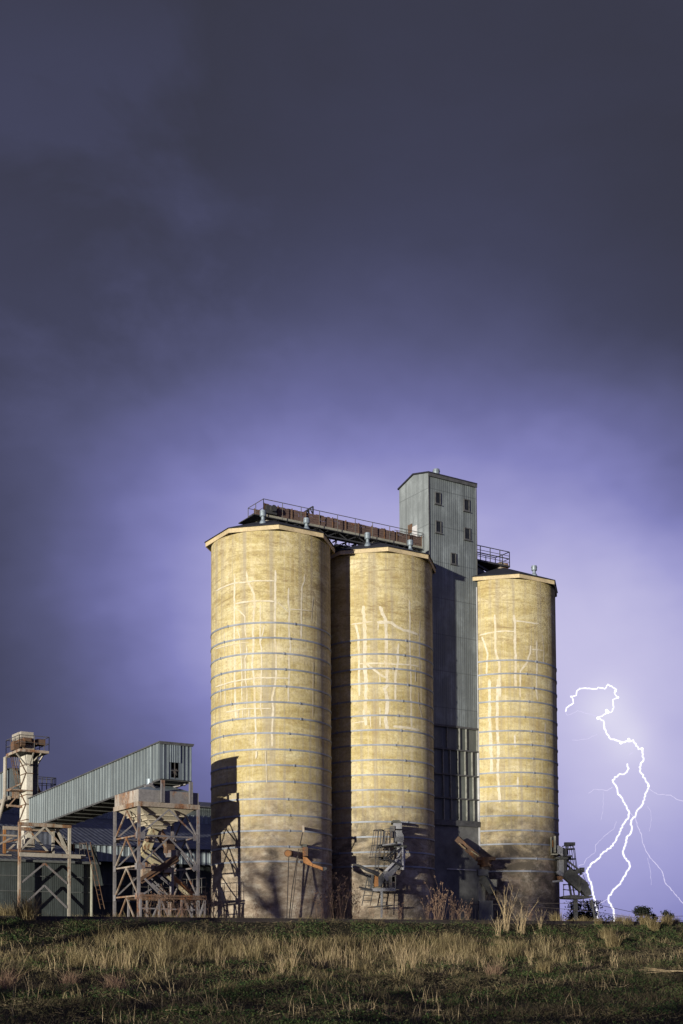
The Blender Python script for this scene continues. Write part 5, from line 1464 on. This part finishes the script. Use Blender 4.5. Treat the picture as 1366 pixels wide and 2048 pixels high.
# distant trees
def tree(px, Yd, ytop, wpx, label, n=900, flat=.7):
    x = PY(px, 1830, Yd).x
    return plant_tree(x, Yd, 3.2, PY(px, ytop, Yd).z, wpx * Yd / FPX, label, n, flat, 'distant_tree', 'trees on the horizon')
def plant_tree(x, Yd, g0, zt, w, label, n, flat, name, group, low=.42, lf=1.0):
    root = thing(name, label, 'tree' if 'tree' in name else 'bush', (x, Yd, g0), group)
    m = MB()
    H = zt - g0
    m.path([Vector((x, Yd, g0 - .3)), Vector((x + w * .02, Yd, g0 + H * .35)), Vector((x - w * .03, Yd, g0 + H * .75))], [H * .035, H * .028, H * .012], 8)
    for k in range(5):
        a = random.uniform(0, 6.28); b = g0 + H * random.uniform(.3, .55)
        m.path([Vector((x, Yd, b)), Vector((x + w * .3 * math.cos(a), Yd + w * .3 * math.sin(a), b + H * .25))], [H * .018, H * .007], 6)
    m.build('trunk', M['bark'], root)
    ps = []
    for k in range(11):
        cx = x + random.uniform(-.38, .38) * w; cy = Yd + random.uniform(-.38, .38) * w; cz_ = g0 + H * random.uniform(low, .90)
        s_ = w * random.uniform(.10, .2); nn = n // 11
        d = rng.normal(size=(nn, 3)) * [s_, s_, s_ * flat]
        lx, ly, lz = cx + d[:, 0], cy + d[:, 1], np.minimum(cz_ + d[:, 2], zt)
        ps.append(leaves(lx, ly, lz, ((.010 + .014 * rng.random(nn)) * H + .05) * lf))
    v, t = merge(ps)
    o = bpy.data.objects.new('crown', np_mesh('crown', v - np.array([x, Yd, g0]), t, M['leaf_dark'])); link(o); o.parent = root
tree(1166, 190, 1802, 52, "broad dark tree on the horizon seen under the right chute platform", 5200)
tree(1284, 420, 1809, 30, "double crowned dark tree, largest of those at the right horizon", 3000)
tree(1303, 430, 1817, 20, "small dark tree just right of the double crowned one", 2400)
tree(1337, 410, 1813, 22, "dark tree on the horizon nearest the right edge", 2400)
tree(1215, 520, 1829, 60, "low dark thicket on the horizon between the lightning forks", 900, .5)
tree(1150, 300, 1824, 24, "low dark bush on the horizon right beside the right silo", 800, .5)

# trees and added scrub standing left of the view, whose shade falls on the silo feet and the near field
def lit_from(p, t):                      # the point t metres back toward the light
    return p - Vector((math.sin(R(31.2)), math.cos(R(31.2)), 0)) * t
for px, t, ztop, w, nlf, lab in ((652, 54, 10.4, 8.5, 1100, "thin crowned tree left of the view, nearest the sheds"), (866, 60, 11.8, 8.5, 1400, "thin crowned tree left of the view, second from the sheds"), (1000, 76, 10.4, 4.8, 1300, "thin crowned tree left of the view, third from the sheds"), (1085, 82, 10.8, 5.2, 1700, "thin crowned tree left of the view, farthest from the sheds")):
    b = lit_from(PY(px, 1830, 79 if px < 900 else 85), t)
    plant_tree(b.x, b.y, float(gz(b.x, b.y)), ztop + 1.2, w, lab, nlf, .8, 'shade_tree', 'trees beside the field', .35, .62)
for i in range(11):  # unseen bushes, added to darken the near field
    b = Vector((-33 + 2.5 * i, 11.2 - 1.51 * i, 0)) + Vector((random.uniform(-.6, .6), random.uniform(-.6, .6), 0))
    plant_tree(b.x, b.y, 0.0, random.uniform(1.7, 2.5), 3.2, "unseen low bush added beside and behind the viewpoint to shade the field", 620, .6, 'added_shade_bush', 'added shade row beside the field', .25, 1.0)

# ================================================================== LIGHTNING
LZ = lambda x, y: (1080 + x * .2588, 1330 + y * .2588)
LY = 1600.0
def bolt(pts, wpx, mat, parent, name, jag=3.0, raw=False, taper=False):
    P2 = [p if raw else LZ(*p) for p in pts]
    out = [P2[0]]
    for a, b in zip(P2[:-1], P2[1:]):
        L = math.hypot(b[0] - a[0], b[1] - a[1]); k = max(1, int(L / 3.2))
        for i in range(1, k + 1):
            t = i / k; j = 0 if i == k else random.uniform(-jag, jag) * .5
            nx, ny = -(b[1] - a[1]) / (L or 1), (b[0] - a[0]) / (L or 1)
            out.append((a[0] + (b[0] - a[0]) * t + nx * j, a[1] + (b[1] - a[1]) * t + ny * j))
    w = wpx * LY / FPX / 2
    p3 = [PY(x, y, LY + 25 * math.sin(i * .13)) for i, (x, y) in enumerate(out)]
    n = len(p3)
    hs = [w * 2.1] * n
    rs = [w * random.choice((.62, .8, .9, 1, 1.1, 1.3)) * ((1 - .6 * i / n) if taper else 1) for i in range(n)]
    m = MB(); m.path(p3, rs, 6); o_ = m.build(name, mat, parent)
    if mat is M['bolt']:
        m = MB(); m.path(p3, hs, 8); m.build('glow_sheath', M['bolt_glow'], parent)
    return o_
bp0 = PY(1225, 1834, LY)
bolt_root = thing('lightning_bolt', "white forked lightning striking the horizon right of the silos", 'lightning', (bp0.x, bp0.y, 3.2))
MA = [(445,412),(490,430),(497,480),(510,520),(530,545),(545,572),(600,585),(640,598),(690,590),(720,580),(740,610),(760,650),(790,650),(795,690),(800,735),(768,790),(785,840),(815,890),(838,935),(820,985),(808,1040),(790,1080),(750,1125),(740,1160),(705,1200),(700,1230),(710,1265),(700,1300),(670,1330),(660,1380),(640,1440),(655,1490),(690,1530),(690,1570),(645,1640),(610,1700),(560,1750),(530,1795),(530,1825),(550,1860),(570,1900),(575,1950),(580,2240)]
MB2 = [(675,765),(685,800),(660,835),(605,850),(560,890),(585,930),(600,985),(640,1045),(670,1100),(690,1140),(685,1175),(645,1230),(615,1290),(590,1350),(545,1415),(490,1445),(445,1500),(390,1545),(362,1590),(370,1630),(395,1690),(410,1760),(425,1830),(445,1910),(450,2240)]
bolt(MA, 2.3, M['bolt'], bolt_root, 'main_channel')
bolt(MB2, 2.2, M['bolt'], bolt_root, 'left_channel')
bolt([(445,412),(480,395),(520,370),(550,365),(570,330),(562,270),(600,250),(575,215),(590,190),(555,165),(525,150),(500,185),(450,172),(440,185),(380,180),(310,183),(285,200),(280,235),(245,245),(255,265),(258,295),(205,330),(198,360)], 1.8, M['bolt'], bolt_root, 'upper_loop', 1.6)
for pts, w in (([(198,360),(210,388),(240,380),(290,352),(370,375),(430,390)], 1.2), ([(740,1195),(755,1250),(785,1310),(795,1380),(820,1440),(850,1490),(890,1530),(945,1600),(965,1680),(1010,1730),(1105,1840),(1200,1960),(1260,2240)], 1.5), ([(840,955),(910,1000),(1010,1005),(1060,1040),(1105,1052),(1200,1080)], 1.2),
               ([(590,1210),(570,1270),(500,1320),(430,1390),(425,1450),(360,1495),(340,1540),(300,1550)], .9), ([(250,580),(300,580),(370,570),(440,535)], .8), ([(375,990),(420,960),(490,965),(520,970),(560,945)], 1.1), ([(362,1600),(320,1630),(300,1660)], 1.2), ([(830,1490),(855,1600),(860,1700)], .6), ([(715,600),(718,640)], 1.2), ([(690,695),(720,675)], 1.4), ([(690,1140),(720,1165),(740,1195)], 1.2), ([(830,1090),(855,1130),(860,1200),(845,1285)], .6), ([(490,980),(488,1120),(470,1200)], .5), ([(445,1850),(490,1830),(520,1810)], .9)):
    bolt(pts, w, M['bolt_faint'], bolt_root, 'branch', 1.6)
m = MB()
for x, y, s_ in ((520, 362, 4.0), (448, 411, 3.2), (625, 600, 3.4), (686, 575, 3.0), (788, 648, 3.2), (602, 250, 2.4), (583, 200, 2.8), (308, 182, 1.6), (240, 244, 1.8), (838, 935, 2.6), (515, 352, 3.0)):
    c = PY(*LZ(x, y), LY); r = s_ * LY / FPX
    m.path([c - Z * r, c - Z * r * .6, c, c + Z * r * .6, c + Z * r], [r * .1, r * .75, r, r * .75, r * .1], 8)
m.build('bright_knot', M['bolt'], bolt_root)
# ================================================================== SKY
def dirang(px, py):
    d = ray(px, py).normalized()
    return math.atan2(d.x, d.y), math.asin(d.z)
def lin(c): return tuple((v / 255 / 12.92) if v / 255 <= .04045 else ((v / 255 + .055) / 1.055) ** 2.4 for v in c)
# brightness of the storm glow read off the photograph (0 dark slate ... 1 pale lavender)
PTS = [(0,0,0.00),(340,0,0.00),(683,0,0.00),(1020,0,0.00),(1366,0,0.00),(0,200,0.11),(170,220,0.15),(340,200,0.07),(683,200,0.06),(1020,200,0.02),(1366,200,0.00),
 (0,420,0.11),(340,420,0.13),(683,420,0.18),(1020,420,0.15),(1366,420,0.06),(0,620,0.20),(340,620,0.28),(683,620,0.27),(1020,620,0.20),(1366,620,0.11),
 (0,800,0.21),(200,800,0.26),(400,800,0.35),(683,800,0.44),(950,800,0.45),(1150,800,0.36),(1366,800,0.24),(0,920,0.21),(150,920,0.31),(340,920,0.54),(540,920,0.60),(750,920,0.78),(1000,920,0.73),(1200,920,0.60),(1366,920,0.42),
 (0,1050,0.24),(150,1050,0.39),(300,1050,0.68),(420,1050,0.80),(600,1000,0.74),(1000,1050,0.90),(1200,1050,0.86),(1366,1050,0.70),(0,1200,0.26),(150,1200,0.45),(300,1200,0.73),(400,1200,0.83),(1150,1200,0.95),(1280,1200,0.93),(1366,1200,0.84),
 (0,1330,0.23),(150,1330,0.30),(300,1330,0.67),(400,1330,0.74),(1150,1330,0.98),(1250,1330,1.00),(1366,1330,0.92),(0,1450,0.20),(150,1450,0.15),(300,1450,0.52),(400,1450,0.64),(1150,1450,0.98),(1250,1450,1.00),(1366,1450,0.90),
 (100,1550,0.30),(400,1560,0.46),(1150,1600,0.90),(1250,1600,0.91),(1366,1600,0.84),(1150,1720,0.84),(1280,1720,0.84),(1366,1720,0.79),(1200,1820,0.78),(1340,1820,0.74),(400,1600,0.42),
 (683,1300,0.80),(683,1500,0.75),(683,1700,0.65),(0,1750,0.30),(-300,200,0.05),(-300,800,0.17),(-300,1400,0.21),(1700,200,0.00),(1700,900,0.20),(1700,1400,0.55),(1700,1750,0.50),(683,-300,0.00),(0,-300,0.00),(1366,-300,0.00)]
cen = [(px, py) for py in (-150, 150, 450, 700, 920, 1130, 1350, 1600, 1850) for px in ((0, 500, 1000, 1500) if py < 600 else (-50, 270, 590, 910, 1230, 1550))]
SIG = [(.15 if py < 600 else .105) for px, py in cen]
ca_ = np.array([dirang(*p) for p in cen]); pa_ = np.array([dirang(p[0], p[1]) for p in PTS]); tv = np.array([p[2] for p in PTS])
def basis(q): return np.exp(-((q[:, None, :] - ca_[None]) ** 2).sum(2) / (2 * np.array(SIG)[None] ** 2))
Bm = basis(pa_); lam = .06
WT = np.linalg.solve(Bm.T @ Bm + lam * np.eye(len(cen)), Bm.T @ tv)

world = bpy.data.worlds.new("World"); scene.world = world; world.use_nodes = True
nt = world.node_tree; nt.nodes.clear()
def nn(t, **kw):
    n_ = nt.nodes.new(t)
    for k_, v_ in kw.items(): setattr(n_, k_, v_)
    return n_
def mt(op, a, b=None, c=None):
    n_ = nn("ShaderNodeMath", operation=op)
    for i, v_ in enumerate((a, b, c)):
        if v_ is None: continue
        if isinstance(v_, (int, float)): n_.inputs[i].default_value = v_
        else: nt.links.new(v_, n_.inputs[i])
    return n_.outputs[0]
tc = nn("ShaderNodeTexCoord"); sx = nn("ShaderNodeSeparateXYZ"); nt.links.new(tc.outputs["Generated"], sx.inputs[0])
az = mt('ARCTAN2', sx.outputs[0], sx.outputs[1]); el = mt('ARCSINE', sx.outputs[2])
# slow warp so that the glow has cloud shaped edges
def wnoise(scale, vec, detail=6, rough=.6, dist=0.0, loc=(0, 0, 0)):
    mp = nn("ShaderNodeMapping"); mp.inputs["Scale"].default_value = vec; mp.inputs["Location"].default_value = loc
    nt.links.new(tc.outputs["Generated"], mp.inputs[0])
    z_ = nn("ShaderNodeTexNoise"); z_.inputs["Scale"].default_value = scale; z_.inputs["Detail"].default_value = detail; z_.inputs["Roughness"].default_value = rough; z_.inputs["Distortion"].default_value = dist
    nt.links.new(mp.outputs[0], z_.inputs["Vector"]); return z_.outputs["Fac"]
az2 = mt('ADD', az, mt('MULTIPLY', mt('SUBTRACT', wnoise(4.5, (1, 1, 1.6), 4), .5), .10))
el2 = mt('ADD', el, mt('MULTIPLY', mt('SUBTRACT', wnoise(4.5, (1, 1, 1.6), 4, loc=(5, 2, 9)), .5), .08))
cv = nn("ShaderNodeCombineXYZ"); nt.links.new(az2, cv.inputs[0]); nt.links.new(el2, cv.inputs[1])
tot = None
for (a_, e_), s_, w_ in zip(ca_, SIG, WT):
    d_ = nn("ShaderNodeVectorMath", operation='DISTANCE'); nt.links.new(cv.outputs[0], d_.inputs[0]); d_.inputs[1].default_value = (a_, e_, 0)
    g_ = mt('EXPONENT', mt('MULTIPLY', mt('MULTIPLY', d_.outputs["Value"], d_.outputs["Value"]), -1 / (2 * s_ * s_)))
    tot = mt('MULTIPLY', g_, float(w_)) if tot is None else mt('MULTIPLY_ADD', g_, float(w_), tot)
cl1 = wnoise(3.2, (1, 1, 2.2), 7, .58, .6, (3, 1, 0)); cl2 = wnoise(9.0, (1, 1, 1.8), 6, .6, .3)
tot = mt('ADD', tot, mt('MULTIPLY', mt('SUBTRACT', cl1, .5), .10))
tot = mt('ADD', tot, mt('MULTIPLY', mt('SUBTRACT', cl2, .5), .05))
# puffed cloud edges in the upper left
cl3 = wnoise(5.5, (1, 1, 1.5), 7, .52, .35, (7, 0, 4))
rc3 = nn("ShaderNodeValToRGB"); rc3.color_ramp.elements[0].position = .47; rc3.color_ramp.elements[1].position = .60; nt.links.new(cl3, rc3.inputs[0])
d_ = nn("ShaderNodeVectorMath", operation='DISTANCE'); nt.links.new(cv.outputs[0], d_.inputs[0]); d_.inputs[1].default_value = (*dirang(160, 420), 0)
msk = mt('EXPONENT', mt('MULTIPLY', mt('MULTIPLY', d_.outputs["Value"], d_.outputs["Value"]), -1 / (2 * .13 * .13)))
tot = mt('ADD', tot, mt('MULTIPLY', mt('MULTIPLY', mt('SUBTRACT', rc3.outputs[0], .55), msk), .13))
# unseen sky outside the picture, brightened as added fill to lift the shadows
far_ = nn("ShaderNodeMapRange"); far_.inputs["From Min"].default_value = .55; far_.inputs["From Max"].default_value = 1.3; far_.interpolation_type = 'SMOOTHSTEP'
nt.links.new(mt('ABSOLUTE', az), far_.inputs["Value"])
tot = mt('MULTIPLY_ADD', far_.outputs[0], .46, tot)
# light scattered in the cloud close round the flash
for px_, py_, s_, w_ in ((1212, 1420, .014, .13), (1262, 1482, .012, .10), (1230, 1560, .03, .04)):
    a_, e_ = dirang(px_, py_)
    c2 = nn("ShaderNodeCombineXYZ"); nt.links.new(az, c2.inputs[0]); nt.links.new(el, c2.inputs[1])
    d_ = nn("ShaderNodeVectorMath", operation='DISTANCE'); nt.links.new(c2.outputs[0], d_.inputs[0]); d_.inputs[1].default_value = (a_, e_, 0)
    tot = mt('MULTIPLY_ADD', mt('EXPONENT', mt('MULTIPLY', mt('MULTIPLY', d_.outputs["Value"], d_.outputs["Value"]), -1 / (2 * s_ * s_))), w_, tot)
rp = nn("ShaderNodeValToRGB"); e_ = rp.color_ramp.elements
STOPS = [(0, (57, 58, 73)), (.15, (67, 69, 93)), (.32, (85, 87, 122)), (.5, (106, 107, 156)), (.66, (131, 131, 188)), (.82, (162, 160, 211)), (1.0, (199, 195, 230))]
while len(e_) < len(STOPS): e_.new(.5)
for i, (p_, c_) in enumerate(STOPS):
    e_[i].position = p_ * .8; e_[i].color = (*lin(c_), 1)
hot = None
e_.new(1.0); e_[len(STOPS)].color = (*lin((240, 238, 250)), 1)
nt.links.new(mt('MULTIPLY', tot, .8), rp.inputs[0])
bg = nn("ShaderNodeBackground"); bg.inputs["Strength"].default_value = .85; nt.links.new(rp.outputs[0], bg.inputs[0])
wo = nn("ShaderNodeOutputWorld"); nt.links.new(bg.outputs[0], wo.inputs[0])

# ================================================================== LIGHT
ELEV = R(1.6); AZ = R(31.2)
ld = bpy.data.lights.new("sun", 'SUN'); ld.energy = 5.0; ld.angle = R(.7); ld.color = (1.0, .95, .82)
lo = bpy.data.objects.new("sun", ld); link(lo)
ldir = Vector((math.sin(AZ) * math.cos(ELEV), math.cos(AZ) * math.cos(ELEV), -math.sin(ELEV)))
lo.rotation_euler = ldir.to_track_quat('-Z', 'Y').to_euler(); lo.location = (-60, -60, 40)

vs = scene.view_settings
vs.view_transform = 'Standard'; vs.look = 'None'; vs.exposure = .235; vs.gamma = 1; vs.use_curve_mapping = False
scene.render.resolution_x, scene.render.resolution_y = 683, 1024
scene.cycles.use_denoising = True
scene.cycles.max_bounces = 6
